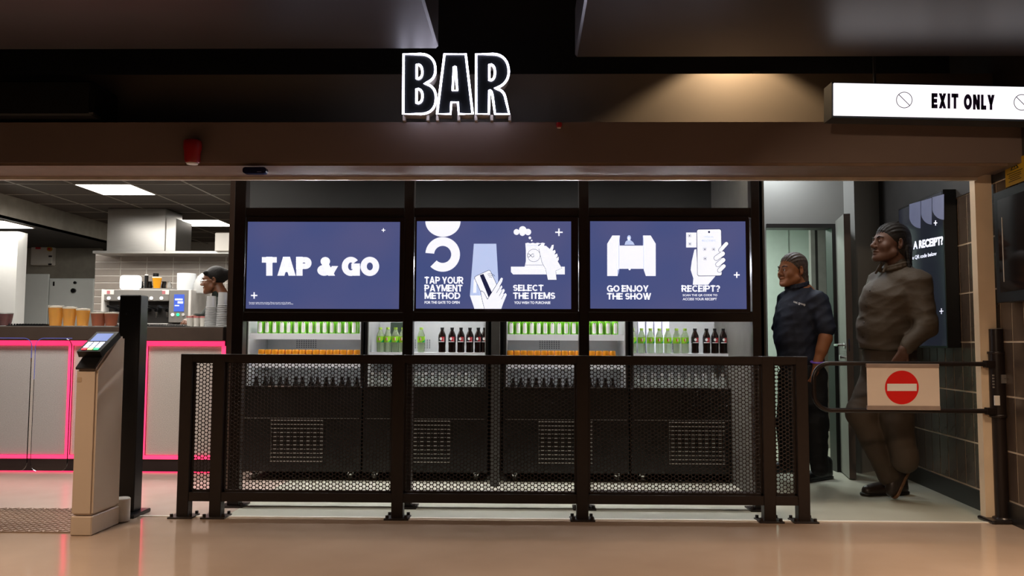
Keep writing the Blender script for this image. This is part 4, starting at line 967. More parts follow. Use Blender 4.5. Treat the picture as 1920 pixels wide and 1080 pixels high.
for px in (215, 232, 270, 289, 309):
    b = MB(); x_ = X(px, YM); z_ = Z(580, YM, px)
    b.cone((x_, YM + .1, z_), (x_, YM + .02, z_), .028, .028, 14); b.cone((x_, YM + .03, z_ + .0), (x_ - .03, YM - .13, z_ + .03), .012, .014, 10)
    b.build('filter_handle', blackp, t, smooth=True); MB().cone((x_, YM + .05, z_ - .03), (x_, YM + .05, z_ - .09), .018, .012, 10).build('spout', chrome, t)
# things standing on the machine
zt_m = zt_
t = thing('lit_sign', 'glowing blank rounded square sign on the coffee machine', 'sign', (X(233, YM), YM + .1, zt_m))
gl = mat('white_glow', '#ffffff', .4, emis='#fffdf8', es=1.3)
def rrect3(x0, x1, z0, z1, r, y, dy):
    pts = []
    for (cx_, cz_, a0) in ((x1 - r, z1 - r, 0), (x0 + r, z1 - r, 90), (x0 + r, z0 + r, 180), (x1 - r, z0 + r, 270)):
        for i in range(6):
            a = math.radians(a0 + 18 * i); pts.append((cx_ + r * math.cos(a), y, cz_ + r * math.sin(a)))
    return MB().prism(pts, (0, dy, 0))
rrect3(X(214, YM), X(253, YM), zt_m + .004, Z(515, YM, 233), .04, YM + .08, .03).build('panel', gl, t); bx('foot', cg, t, X(225, YM), X(241, YM), YM + .05, YM + .15, zt_m, zt_m + .006)
bx('top_tray', cg, None, X(254, YM), X(318, YM), YM + .05, YM + .4, zt_m, zt_m + .02); tag(bpy.data.objects['top_tray'], 'flat grey tray of small jugs on top of the coffee machine', 'tray')
for k, px in enumerate((258, 275, 303, 311)):
    x_ = X(px, YM + .15); t = thing('milk_jug', ['small dark jug beside the glowing sign', 'small dark jug right of the black canister', 'small dark jug right of the beer on the machine', 'small steel jug at the right end of the tray'][k], 'jug', (x_, YM + .17, zt_m + .02))
    m_ = steel if k == 3 else blackp
    MB().lathe([(.03, 0), (.034, .03), (.024, .07), (.028, .085)], seg=14).build('jug', m_, t, smooth=True, world=False); MB().tube([(.025, 0, .07), (.05, 0, .06), (.048, 0, .03), (.03, 0, .02)], .004, 6).build('handle', m_, t, world=False)
t = thing('tall_canister', 'tall black canister with a white top on the coffee machine', 'canister', (X(269, YM + .1), YM + .12, zt_m + .02))
MB().lathe([(.022, 0), (.022, .15)], seg=14).build('canister', blackp, t, smooth=True, world=False); MB().lathe([(.02, .15), (.018, .162)], seg=14).build('cap', white_p, t, world=False)
t = thing('beer_cup', 'plastic cup of beer standing on top of the coffee machine', 'cup', (X(290.5, YM + .1), YM + .1, zt_m + .02))
MB().lathe([(.036, 0), (.052, .12)], seg=18).build('drink', beer, t, smooth=True, world=False); MB().lathe([(.052, .12), (.054, .132)], seg=18).build('foam', foam, t, world=False)
t = thing('pepper_mill', 'small black topped jar behind the beer on the machine', 'jar', (X(288, YM + .3), YM + .3, zt_m + .02))
MB().lathe([(.03, 0), (.03, .15)], seg=12).build('jar', cg, t, world=False); MB().lathe([(.032, .15), (.032, .19)], seg=12).build('lid', blackp, t, world=False)
t = thing('paper_roll', 'large white paper towel roll on top of the coffee machine', 'paper roll', (X(343, YM + .15), YM + .2, zt_m))
MB().lathe([(.103, 0), (.105, .003), (.105, .2), (.02, .2), (.02, .19)], seg=28).build('roll', mat('paper_white', '#dfe3e6', .8, var=.02), t, smooth=True, world=False)
t = tag(MB().lathe([(.09, 0), (.11, .05), (.1, .13), (.06, .2), (.02, .235)], seg=12).build('plastic_bag', mat('clear_bag', '#e4e6e6', .15, trans=.6, ior=1.1), None, smooth=True, loc=None), 'crumpled clear plastic bag beside the paper roll', 'bag'); t.location = (X(371, YM + .1), YM + .2, zt_m - .03)

# ------------------------------------------------------------------ terminal pedestal and gate post
PB = G(171, 1005); PL = G(130, 1005)
x0, x1 = PL.x, PB.x; y0 = (PL.y + PB.y) / 2; y1 = G(218, 982).y
cream = mat('cream_powder_coat', '#c9b6a2', .4, var=.03, scale=3)
ztp = Z(630, y0, 180)
t = thing('payment_pedestal', 'cream payment pedestal with card reader left of the black post', 'pedestal', (x0 + .1, y0 + .15, 0))
zpl = Z(968, y0, 150)
# pedestal profile with sloping front cut near the top
def side_prism(pts, xa, xb): return MB().prism([(xa, a, b) for a, b in pts], (xb - xa, 0, 0))
zcut = Z(693, y0, 160)
b = side_prism([(y0, zpl + .003), (y1, zpl + .003), (y1, ztp), (y0 + .24, ztp), (y0, zcut)], x0, x1); bmesh.ops.bevel(b.bm, geom=list(b.bm.edges), offset=.012, segments=2, affect='EDGES')
b.build('column', cream, t)
b = MB().box(x0, x1, y0, y1, 0, zpl - .001, bev=.006); b.build('plinth', cream, t)
rp0 = Vector((x0 + .004, y0 - .008, zcut + .0)); rp1 = Vector((x0 + .004, y0 + .235, ztp + .012)); wv = Vector((x1 - x0 - .012, 0, 0)); nrm = Vector((0, -(rp1.z - rp0.z), rp1.y - rp0.y)).normalized()
MB().hexa(rp0, rp0 + wv, rp1 + wv, rp1, nrm * .012).build('reader_plate', blackp, t)
rx0, rx1 = X(139, y0), X(183, y0); rdir = (rp1 - rp0).normalized()
tm = thing('card_reader', 'black card reader with lit keypad mounted on the cream pedestal', 'card reader', rp0 + rdir * .15)
c0 = Vector(((rx0 + rx1) / 2, 0, 0)); base = Vector((rx0, y0 + .03, Z(659, y0 + .03, 160)))
tilt = Vector((0.12, .80, .56)).normalized(); tn = Vector((0, -tilt.z, tilt.y)); ww = Vector((rx1 - rx0, 0, 0)); L_ = .2
MB().hexa(base, base + ww, base + ww + tilt * L_, base + tilt * L_, tn * -.04).build('body', blackp, tm)
MB().hexa(base + ww * .25 + tilt * .03 - tn * .04, base + ww * .75 + tilt * .03 - tn * .04, base + ww * .75 + tilt * .15 - tn * .04, base + ww * .25 + tilt * .15 - tn * .04, tn * -.03).build('mount', blackp, tm)
q = lambda u, v, h_: base + ww * u + tilt * (L_ * v) + tn * h_
MB().poly([q(.12, .52, .001), q(.85, .52, .001), q(.85, .9, .001), q(.12, .9, .001)]).build('display', mat('reader_blue', '#7f93c8', .2, emis='#7f93d0', es=.9), tm)
for r in range(4):
    for c in range(3):
        m_ = (mat('key_red', '#ff4050', .4, emis='#ff4658', es=1.3), mat('key_yellow', '#ffe070', .4, emis='#f4ffb0', es=1.3), mat('key_green', '#50ffa0', .4, emis='#50f0a0', es=1.3))[c] if r == 0 else mat('key_white', '#e8ecff', .4, emis='#e4e8ff', es=1.3)
        u = .12 + c * .26; v = .08 + r * .1; MB().hexa(q(u, v, .001), q(u + .2, v, .001), q(u + .2, v + .07, .001), q(u, v + .07, .001), tn * .003).build('key', m_, tm)
rrect3(X(157, y0) - .03, X(157, y0) - .004, Z(712, y0, 157) - .013, Z(712, y0, 157) + .013, .004, y0 - .002, .003).build('sensor_pad', mat('pad_beige', '#b39c82', .5), t)
# white swing-gate motor foot
my0 = y1 + .004
o = MB().lathe([(.05, 0), (.05, .13), (.045, .135), (.02, .136)], c=(X(230, my0), my0 + .055, 0.006), seg=24).build('gate_pivot', white_p, None, smooth=True); tag(o, 'white rounded gate pivot between the cream pedestal and black post', 'gate pivot')
# black post
pp = G(236, 967); zpt = Z(553, pp.y, 240); xh = (X(261, pp.y) - X(221, pp.y)) / 2; xc = (X(261, pp.y) + X(221, pp.y)) / 2
t = thing('black_gate_post', 'tall square black post standing beside the cream payment pedestal', 'post', (xc, pp.y + xh, 0))
MB().box(xc - xh, xc + xh, pp.y, pp.y + 2 * xh * .8, .02, zpt, bev=.006).build('post', mat('gate_post_black', '#131417', .3, var=.1), t)
MB().box(xc - xh + .03, xc + xh + .045, pp.y - .09, pp.y + .14, 0, .022, bev=.004).build('foot_plate', blackp, t)
MB().box(xc - xh - .001, xc + xh + .001, pp.y - .002, pp.y + .01, Z(775, pp.y, 240), Z(775, pp.y, 240) + .004).build('joint_line', dark_paint, t)
MB().cone((xc - .02, pp.y, Z(588, pp.y, 240)), (xc - .02, pp.y - .003, Z(588, pp.y, 240)), .004).build('screw', chrome, t)
# glass gate wings
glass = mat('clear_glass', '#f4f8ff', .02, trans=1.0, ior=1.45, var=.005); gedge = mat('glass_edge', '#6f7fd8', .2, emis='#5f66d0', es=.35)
YGL = 5.0
for k, (a, b_) in enumerate(((-60, 59), (66, 134))):
    t = thing('glass_gate_wing', ['clear glass gate wing at the left edge in front of the bar', 'clear glass gate wing beside the cream pedestal'][k], 'glass gate', (X((a + b_) / 2, YGL), YGL, .28))
    z0, z1 = Z(884, YGL, 60), Z(634, YGL, 60); r = .05
    rrect3(X(a, YGL), X(b_, YGL), z0, z1, r, YGL, .01).build('glass', glass, t)
    pts = []; xa, xb = X(a, YGL), X(b_, YGL)
    if k == 0: path = [(xa, YGL + .005, z1)] + [(xb - r + r * math.sin(math.radians(g_)), YGL + .005, z1 - r + r * math.cos(math.radians(g_))) for g_ in range(0, 91, 15)] + [(xb, YGL + .005, z1 - .12)]
    else: path = [(xb, YGL + .005, z1)] + [(xa + r - r * math.sin(math.radians(g_)), YGL + .005, z1 - r + r * math.cos(math.radians(g_))) for g_ in range(0, 91, 15)] + [(xa, YGL + .005, z1 - .25)]
    MB().tube(path, .0022, 6).build('glass_edge', gedge, t)
# ribbed floor mat
t = thing('ribbed_floor_mat', 'brown diamond pattern floor plate at the left edge, beside the pedestal', 'floor plate', (-3.0, 5.0, 0))
ya, yb = G(60, 999).y, G(60, 955).y; mt_ = mat('tread_bronze', '#96806e', .38, .3, var=.1)
bx('plate', mt_, t, -4.2, x0 - .01, ya, yb, 0.0, .006)
g = MB(); n = 0
yy = ya + .02; r = 0
while yy < yb - .01:
    x_ = -3.7 + (.02 if r % 2 else 0)
    while x_ < x0 - .04:
        sgn = 1 if (r + n) % 2 else -1
        g.box(-.016, .016, -.0035, .0035, 0, .0035, M=Matrix.Translation((x_, yy, .006)) @ Matrix.Rotation(sgn * .7, 4, 'Z')); x_ += .04; n += 1
    yy += .022; r += 1
g.build('tread_ribs', mt_, t)['kind'] = 'stuff'

# ------------------------------------------------------------------ things on the header
t = thing('heat_detector', 'dark red cylindrical alarm sounder hanging on the header at the left', 'alarm', P(361, 285, YB))
c = P(361, 285, YB - .05); r = 17 * (YB - .05) / F
MB().lathe([(.02, .075), (r * .9, .068), (r, .06), (r, .02), (r * .9, .0), (r * .86, -.05), (r * .7, -.066), (.01, -.07)], c=c, seg=24).build('body', mat('dark_red_plastic', '#8f1418', .35, var=.05), t, smooth=True)
MB().lathe([(r * .66, -.067), (r * .6, -.0735), (.01, -.074)], c=c, seg=24).build('lens', white_p, t, smooth=True)
c = P(468, 318, YB - .02); t = thing('motion_sensor', 'small dark blue pill shaped sensor on the trim below the header', 'sensor', c)
rrect3(X(446, c.y), X(491, c.y), Z(325, c.y, 468), Z(313, c.y, 468), .017, c.y, .04).build('body', mat('navy_plastic', '#1d1c3c', .25), t)
bx('label_line', mat('lab', '#777799', .5), t, X(474, c.y), X(482, c.y), c.y - .001, c.y, Z(322.5, c.y, 478), Z(321.5, c.y, 478))
c = P(1048, 236, YB); t = thing('indicator_lamp', 'tiny dark red indicator on the header right of the BAR sign', 'indicator', c)
MB().lathe([(.018, .014), (.018, -.002), (.012, -.014)], c=(c.x, YB - .014, c.z), seg=14).build('body', mat('dark_red_plastic', '#8f1418'), t, smooth=True); bx('lens', white_p, t, c.x - .01, c.x + .01, YB - .022, YB - .006, c.z - .018, c.z - .014)
# dark projector / speaker at the upper left
t = thing('black_speaker', 'long black speaker box mounted high at the upper left', 'speaker', P(70, 190, 4.7))
pbox('cabinet', mat('speaker_black', '#0c0c0c', .6), t, -120, 156, 151, 216, 4.75, .3, bev=.01); pbox('end_cap', blackp, t, 148, 158, 158, 212, 4.74, .2, bev=.004)

# BAR sign: dark letter bodies with white tube outlines
YN = 4.74; zs = lambda y: P(860, 540, 1)
sgn_t = thing('bar_sign', 'glowing white outlined BAR lettering standing on the header', 'sign', P(856, 226, YN))
body_m = mat('letter_face', '#131517', .2, var=.05); side_m = mat('letter_return', '#8f8880', .4)
def bz(p0, p1, p2, p3, n=8): return [tuple((1 - t) ** 3 * a + 3 * (1 - t) ** 2 * t * b_ + 3 * (1 - t) * t * t * c + t ** 3 * d_ for a, b_, c, d_ in zip(p0, p1, p2, p3)) for t in [i / n for i in range(1, n + 1)]]
# coordinates are in the zoomed view: photo x = 700 + u/3.84, y = v/3.84
Bo = [(217, 388), (340, 388)] + bz((340, 388), (405, 388), (447, 430), (447, 500)) + bz((447, 500), (447, 560), (415, 585), (368, 600)) + bz((368, 600), (425, 610), (451, 650), (451, 705)) + bz((451, 705), (451, 780), (410, 820), (340, 820)) + [(214, 820)]
Bi1 = [(312, 463)] + bz((312, 463), (345, 463), (352, 490), (352, 517)) + bz((352, 517), (352, 545), (343, 567), (312, 567))
Bi2 = [(310, 639)] + bz((310, 639), (345, 639), (353, 662), (353, 691)) + bz((353, 691), (353, 722), (343, 742), (310, 742))
Ao = [(512, 388), (665, 388), (715, 820), (614, 820), (609, 735), (561, 735), (556, 820), (458, 820)]
Ai = [(586, 480), (592, 480), (603, 650), (571, 650), (580, 480)]
Ro = [(740, 388), (860, 388)] + bz((860, 388), (935, 388), (975, 440), (975, 515)) + bz((975, 515), (975, 580), (935, 620), (875, 636)) + bz((875, 636), (925, 640), (945, 670), (952, 710)) + [(978, 820), (876, 820), (858, 690)] + bz((858, 690), (852, 655), (845, 650), (835, 650)) + [(832, 820), (740, 820)]
Ri = [(835, 463)] + bz((835, 463), (868, 463), (875, 490), (875, 520)) + bz((875, 520), (875, 555), (866, 577), (835, 577))
def px3(q, y=YN): return P(700 + q[0] / 3.84, q[1] / 3.84, y)
def letter(outer, inners):
    cu = bpy.data.curves.new('l', 'CURVE'); cu.dimensions = '2D'; cu.fill_mode = 'BOTH'; cu.extrude = .05
    cs = []
    o_ = px3(outer[0])
    for ring_ in [outer] + inners:
        sp = cu.splines.new('POLY'); sp.points.add(len(ring_) - 1); sp.use_cyclic_u = True
        for k, q_ in enumerate(ring_):
            p_ = px3(q_); sp.points[k].co = (p_.x - o_.x, p_.z - o_.z, 0, 1)
    ob = bpy.data.objects.new('l', cu); COL.objects.link(ob); dg = bpy.context.evaluated_depsgraph_get(); dg.update()
    me = bpy.data.meshes.new_from_object(ob.evaluated_get(dg)); bpy.data.objects.remove(ob)
    me.transform(Matrix.Translation(Vector((o_.x, YN + .06, o_.z)) - sgn_t.location) @ Matrix.Rotation(math.pi / 2, 4, 'X'))
    me.materials.clear(); me.materials.append(body_m); me.materials.append(side_m)
    for p_ in me.polygons: p_.material_index = 0 if abs(p_.normal.y) > .7 else 1
    me.name = 'letter'; l = bpy.data.objects.new('letter', me); COL.objects.link(l); l.parent = sgn_t
    for ring_ in [outer] + inners:
        pts = [px3(q_) for q_ in ring_]; r_ = 8.2 / 3.84 * YN / F
        bb = MB(); n_ = len(pts)
        bb.tube([p_ + Vector((0, .002, 0)) for p_ in pts], r_, 8, closed=True)
        for p_ in pts: pass
        tb = bb.build('neon_tube', neon_m, l, smooth=True)
letter(Bo, [Bi1, Bi2]); letter(Ao, [Ai]); letter(Ro, [Ri])
for u in (212, 385, 455, 610, 735, 850, 990):
    p_ = px3((min(u, 980), 822)); MB().box(p_.x - .008, p_.x + .008, YN + .05, YN + .09, zb1, p_.z + .01).build('foot', side_m, sgn_t)

# EXIT ONLY light box
t = thing('exit_sign', 'long white light box reading EXIT ONLY at the upper right', 'sign', P(1740, 190, 4.45))
YE = 4.5
e = lambda x_, y_, dy=0: P(x_, y_ + (x_ - 1563) * .0212, YE + dy) if True else 0
def eq(x0_, x1_, y0_, y1_): return [P(x0_, y1_ + (x0_ - 1563) * .0195, YE), P(x1_, y1_ + (x1_ - 1563) * .0195, YE), P(x1_, y0_ + (x1_ - 1563) * .0216, YE), P(x0_, y0_ + (x0_ - 1563) * .0216, YE)]
MB().hexa(*eq(1564, 2080, 155.5, 215.5), (0, .012, 0)).build('diffuser', mat('sign_lit', '#ffffff', .4, emis='#fbf8ff', es=1.25), t)
MB().hexa(*[p_ + Vector((0, .012, 0)) for p_ in eq(1561, 2083, 152.5, 219.5)], (0, .12, 0)).build('housing', mat('sign_housing', '#1a1f22', .4), t)
ink = mat('sign_violet_ink', '#2b2150', .5)
def esh(u, v, x0_, x1_, y0_, y1_): x_ = x0_ + (x1_ - x0_) * u; return P(x_, y1_ + (y0_ - y1_) * v + (x_ - 1745) * .019, YE - .002)
block_text('lettering', 'EXIT', lambda u, v: esh(u, v, 1746.5, 1797, 174.5, 203), ink, t, .3, .14)
block_text('lettering', 'ONLY', lambda u, v: esh(u, v, 1807, 1865, 175.5, 204), ink, t, .32, .12)
for cx_, cy_ in ((1695.5, 187.5), (1916, 192), (2030, 194)):
    b = MB(); c_f = lambda r_, a: P(cx_ + r_ * math.cos(a), cy_ + r_ * math.sin(a), YE - .002)
    for i in range(36): a, a2 = i * math.pi / 18, (i + 1) * math.pi / 18; b.poly([c_f(14, a), c_f(15.4, a), c_f(15.4, a2), c_f(14, a2)])
    k = math.pi / 4; b.poly([c_f(14.5, k + .05), c_f(14.5, k - .05), c_f(14.5, k + math.pi + .05), c_f(14.5, k + math.pi - .05)]); b.build('no_entry_mark', ink, t)
for xx in (1640, 2000): MB().cone(P(xx, 156, YE + .07), P(xx, 156, YE + .07) + Vector((0, 0, ZR - P(xx, 156, YE + .07).z + (.9))), .008).build('hanger', dark_paint, t)

# ------------------------------------------------------------------ swing gate with no entry sign
gp = G(1875, 978); gy = gp.y; gr = .041
t = thing('swing_gate', 'dark steel swing gate on a round post with no entry plate', 'gate', (gp.x, gy, 0))
gm = mat('gate_dark_steel', '#241d1b', .3, .3, var=.1)
xg = lambda px: X(px, gy); zg = lambda py: Z(py, gy, 1868)
cxp = (xg(1853) + xg(1884)) / 2
MB().cone((cxp, gy, .02), (cxp, gy, zg(617)), gr, gr, 24).build('post', gm, t, smooth=True)
MB().lathe([(gr * .95, 0), (gr * .6, .006), (.01, .006)], c=(cxp, gy, zg(617)), seg=24).build('cap', steel, t, smooth=True)
for py in (664, 782): MB().lathe([(gr + .012, 0), (gr + .014, .004), (gr + .014, .012), (gr + .012, .016)], c=(cxp, gy, zg(py)), seg=24).build('collar', gm, t, smooth=True)
MB().cone((cxp, gy, zg(782)), (cxp, gy, zg(664)), gr + .008, gr + .008, 24).build('sleeve', gm, t, smooth=True)
MB().box(cxp - .11, cxp + .045, gy - .09, gy + .09, 0, .022, bev=.01, seg=2).build('foot_plate', gm, t); MB().lathe([(.06, .022), (.055, .03), (gr, .034)], c=(cxp, gy, 0), seg=20).build('foot_ring', gm, t, smooth=True)
ys = gy - .02; zu, zlw = P(1700, 682, ys).z, P(1700, 770, ys).z; xl_ = X(1524, ys); rb = .10; tr = .0145
path = [(cxp - gr, ys, zu), (xl_ + rb, ys, zu)] + [(xl_ + rb - rb * math.sin(math.radians(a)), ys, zu - rb + rb * math.cos(math.radians(a))) for a in range(15, 91, 15)]
path += [(xl_ + rb - rb * math.cos(math.radians(a)), ys, zlw + rb - rb * math.sin(math.radians(a))) for a in range(0, 91, 15)] + [(cxp - gr, ys, zlw)]
MB().tube(path, tr, 12).build('arm', gm, t, smooth=True)
for zz in (zu, zlw): MB().box(cxp - gr - .05, cxp - gr + .01, ys - .02, ys + .02, zz - .022, zz + .022, bev=.003).build('arm_bracket', gm, t)
bx('status_light', white_p, t, xg(1853), xg(1862), gy - gr - .012, gy - gr + .0, zg(759), zg(741)); pl = bx('badge', steel, t, xg(1866), xg(1878), gy - gr - .014, gy - gr, zg(718), zg(702))
MB().lathe([(.008, 0), (.001, .002)], c=(0, 0, 0), seg=8).build('badge_mark', blackp, pl, world=False).location = (xg(1872) - t.location.x, gy - gr - .015 - t.location.y, zg(709)); 
for k in range(5): bx('screw', steel, t, xg(1852), xg(1855), gy - gr - .002, gy - gr + .004, zg(705 + k * 5.5), zg(702 + k * 5.5))
spn = thing('no_entry_plate', 'white plate with red no entry roundel clipped on the swing gate', 'sign', P(1691, 768, ys - .02))
ysg = ys - tr - .006
pbox('plate', mat('plate_white', '#dccdc0', .4, var=.02), spn, 1624, 1759, 684, 767, ysg, .004)
for y_a, y_b in ((682, 689), (761, 769)): pbox('clip_rail', mat('clip_grey', '#a8968c', .35, .3), spn, 1623.5, 1760, y_a, y_b, ysg - .008, .016, bev=.002)
sc_ = lambda r_, a: P(1691 + r_ * math.cos(a), 726.5 + r_ * math.sin(a), ysg - .001)
MB().poly([sc_(31.7, i * math.pi / 24) for i in range(48)]).build('red_disc', mat('signal_red', '#d8201c', .35, var=.03), spn)
MB().poly([P(x_, y_, ysg - .002) for x_, y_ in ((1663.5, 719.5), (1719, 719.5), (1719, 733), (1663.5, 733))]).build('white_bar', white_l, spn)
# ------------------------------------------------------------------ people
def Rz(a): c, s_ = math.cos(a), math.sin(a); return np.array([[c, -s_, 0], [s_, c, 0], [0, 0, 1]])
def Rx(a): c, s_ = math.cos(a), math.sin(a); return np.array([[1, 0, 0], [0, c, -s_], [0, s_, c]])
def Ry(a): c, s_ = math.cos(a), math.sin(a); return np.array([[c, 0, s_], [0, 1, 0], [-s_, 0, c]])
def head_sdf(s, M, heavy=0.0, lipk=1.0):
    e = lambda c, r, k=.02, sub=False, rot=None: s.ell(c, r, k, M, sub, rot)
    e((0, .018, .038), (.075, .094, .082)); e((0, -.028, -.015), (.064, .063, .085), .03); e((0, -.035, -.07), (.05 + heavy, .052, .036), .03)
    s.cap((-.058, -.01, -.06), (-.022, -.075, -.092), .018 + heavy, .016, .03, M); s.cap((.058, -.01, -.06), (.022, -.075, -.092), .018 + heavy, .016, .03, M)
    e((0, -.083, -.093), (.02, .016, .016), .02)
    s.cap((-.034, -.077, .024), (.034, -.077, .024), .0085, .0085, .02, M)
    for x_ in (-1, 1): e((x_ * .041, -.058, -.028), (.026 + heavy, .026, .028), .02)
    s.cap((0, -.084, .014), (0, -.108, -.022), .0075, .0125, .01, M)
    for x_ in (-1, 1): e((x_ * .0125, -.098, -.029), (.009, .011, .008), .006)
    for x_ in (-1, 1): e((x_ * .031, -.094, .004), (.017, .016, .0105), .008, True)
    for x_ in (-1, 1): e((x_ * .031, -.076, .004), (.0165, .013, .0125), .003)
    e((0, -.088, -.053), (.026, .0135 * lipk, .0065), .004); e((0, -.086, -.0675), (.023, .0135 * lipk, .0078), .004)
    e((0, -.105, -.0602), (.024, .016, .0014), .002, True)
    for x_ in (-1, 1):
        rt = Rz(x_ * .35)
        e((x_ * .08, .018, -.005), (.008, .019, .031), .006, False, rt); e((x_ * .086, .012, -.002), (.007, .010, .018), .004, True, rt)
        e((x_ * .079, .012, -.03), (.008, .01, .01), .006)
def hand_sdf(s, wrist, d, up, L=.18, curl=.5, side=1):
    """palm and five fingers; d = direction of the fingers, up = back of the hand, side = where the thumb leaves"""
    d = np.array(d, float); d /= np.linalg.norm(d); up = np.array(up, float); up -= d * (up @ d); up /= np.linalg.norm(up); lat = np.cross(d, up) * side; w_ = np.array(wrist, float)
    k = .006; pl = L * .5
    for t_ in (-.03, -.01, .012, .03): s.cap(w_ + lat * t_ * .6, w_ + d * pl + lat * t_, .014, .0115, .012)
    for i, (t_, f_) in enumerate(((.032, .40), (.011, .46), (-.011, .43), (-.031, .34))):
        p = w_ + d * pl + lat * t_; a = 0; seg = L * f_ / 2.6; r = .0092
        for j in range(3):
            a += curl * (.5 + .3 * j); dd = d * math.cos(a) - up * math.sin(a); q = p + dd * seg; s.cap(p, q, r, r - .001, k); p = q; r -= .0009; seg *= .85
    p = w_ + d * .02 + lat * .025; q = p + d * .035 + lat * .028 - up * .008; s.cap(p, q, .0135, .0115, .012); s.cap(q, q + d * .03 + lat * .006 - up * .012, .0112, .0098, k); 
def mk(px, py, Y0): return lambda px, py, dy=0.0: np.array(P(px, py, Y0 + dy))
def skull(c, r, th, ph): return (c[0] + r[0] * math.sin(ph) * math.cos(th), c[1] + r[1] * math.cos(ph), c[2] + r[2] * math.sin(ph) * math.sin(th))
def braids(s, M, n=9, rr_=.0075, back=True, length=.14, seed=1):
    rnd = random.Random(seed); c = (0, .022, .04)
    for i in range(n):
        lat = (i - (n - 1) / 2) / ((n - 1) / 2) * 1.25       # angle across the head
        pts = []
        for j in range(11):
            a = math.radians(-8 + j * 17)          # from the hairline over the top to the nape
            y_ = -math.cos(a + .25) * .093; z_ = math.sin(a + .25) * .082; w_ = math.cos(lat); x_ = math.sin(lat)
            pts.append((c[0] + x_ * .078 * max(.25, math.sin(min(max(a + .35, .25), 2.9))) ** .5, c[1] + y_ * (.55 + .45 * w_), c[2] + z_ * (w_ if z_ > 0 else 1) + (.0 if z_ > 0 else 0)))
        for p_, q_ in zip(pts, pts[1:]):
            for u in (0, .5):
                m_ = [p_[k] + (q_[k] - p_[k]) * u for k in range(3)]; s.ell(m_, (rr_ * 1.0, rr_ * 1.2, rr_ * 1.0), .004, M)
        if back:
            p_ = list(pts[-1]); p_[0] *= 1.05
            for j in range(int(length / .014)):
                q_ = [p_[0] + rnd.uniform(-.003, .003), p_[1] + (.004 if j < 3 else rnd.uniform(-.003, .002)), p_[2] - .014]; s.cap(p_, q_, rr_ * 1.15, rr_, .003, M); p_ = q_
def hair_cap(s, M, grow=1.0, low=-.07):
    s.ell((0, .024, .041), (.081 * grow, .097 * grow, .085 * grow), .01, M)
    s.ell((0, .055, -.02), (.07, .06, .07), .02, M)
    s.ell((0, -.108, -.045), (.085, .088, .118), .012, M, True)
    for x_ in (-1, 1): s.ell((x_ * .09, -.012, -.045), (.035, .04, .055), .008, M, True)
def strands(s, M, n, y0, spread, length, rr_, seed, z0=-.02):
    rnd = random.Random(seed)
    for i in range(n):
        t_ = i / (n - 1) * 2 - 1; p_ = np.array([math.sin(t_ * 1.4) * spread, y0 + .045 * math.cos(t_ * 1.4), z0]); L_ = length * rnd.uniform(.75, 1.0); q_ = p_.copy()
        for j in range(int(L_ / .016)):
            r2 = p_ + [rnd.uniform(-.004, .004), rnd.uniform(-.003, .004), -.016]; s.cap(p_, r2, rr_, rr_ * .9, .003, M); p_ = r2

skin1 = mat('skin_brown', '#8f5a38', .58, var=.06, scale=12); skin2 = mat('skin_deep', '#573a2c', .6, var=.06, scale=12); skin3 = mat('skin_warm', '#7a4c33', .45, var=.06)
hair1 = mat('hair_brown_lit_streaks', '#4c3f37', .55, var=.55, scale=60, bump=.3); hair2 = mat('hair_black', '#161210', .6, var=.3, scale=60, bump=.3, spec=.3)  # brown braids, with lighter streaks painted in where light catches them
navy = mat('navy_polo', '#1b2030', .75, var=.08, scale=9, bump=.6); blacktr = mat('black_trousers', '#101014', .8, var=.1, scale=20)
olive = mat('dark_olive_shirt', '#453a2e', .7, var=.08, scale=9, bump=.8); browntr = mat('brown_black_trousers', '#3d3125', .75, var=.08, scale=20); boot = mat('dark_leather', '#2e241e', .35, var=.15); sole = mat('boot_sole_lit', '#6a4c34', .4, var=.3, scale=25)
eye_w = mat('eye_white', '#d8d2ca', .2); iris = mat('iris_dark', '#1c120c', .15)
def eyes(M, root, yaw_extra=0):
    Rm, t_, sc = M
    for x_ in (-1, 1):
        c = Rm @ (np.array([x_ * .031, -.0815, .004]) * sc) + t_; f_ = Rm @ np.array([0, -1, 0.])
        e_ = MB().lathe([(.001, -.0095)] + [(.0095 * math.cos(a), .0095 * math.sin(a)) for a in (-1, -.5, 0, .5, 1)] + [(.001, .0095)], c=Vector(c), seg=14).build('eye', eye_w, root, smooth=True)
        ip = Vector(c) + Vector(f_) * .0085; MB().cone(ip, ip + Vector(f_) * .003, .0052, .0035, 12).build('iris', iris, e_)
def eyebrows(M, root, m):
    b = SDF(M[1] - .15, M[1] + .15, .0025)
    for x_ in (-1, 1): b.path([(x_ * .016, -.0905, .026), (x_ * .032, -.0895, .031), (x_ * .05, -.073, .026)], [.0032, .0034, .0024], .003, M)
    b.mesh('eyebrows', m, root)

# ---- man in the navy polo shirt, by the doorway
Y1 = 6.5; m1 = lambda px, py, dy=0.0: np.array(P(px, py, Y1 + dy))
g1 = G(1537, 900); man1 = thing('person', 'person in a navy polo shirt and black trousers standing in the doorway, looking left', 'person', (g1.x - .1, Y1, 0))
hc = m1(1485, 507, 0); M1 = (Rz(math.radians(-70)) @ Rx(math.radians(4)), hc, 1.12)
lo = m1(1430, 460)[0] - .1, Y1 - .5, -.01; hi = (m1(1590, 500)[0] + .1, Y1 + .45, hc[2] + .25)
sk = SDF(lo, hi, .006)
head_sdf(sk, M1, .004)
sk.cap(m1(1494, 525, .01), m1(1503, 556, .02), .062, .075, .03)
for (pp_, rr_) in (([(1503, 560, .02), (1500, 620, 0), (1502, 690, 0)], [.15, .15, .14]),): sk.path([m1(*q_) for q_ in pp_], [r__ - .03 for r__ in rr_], .05)
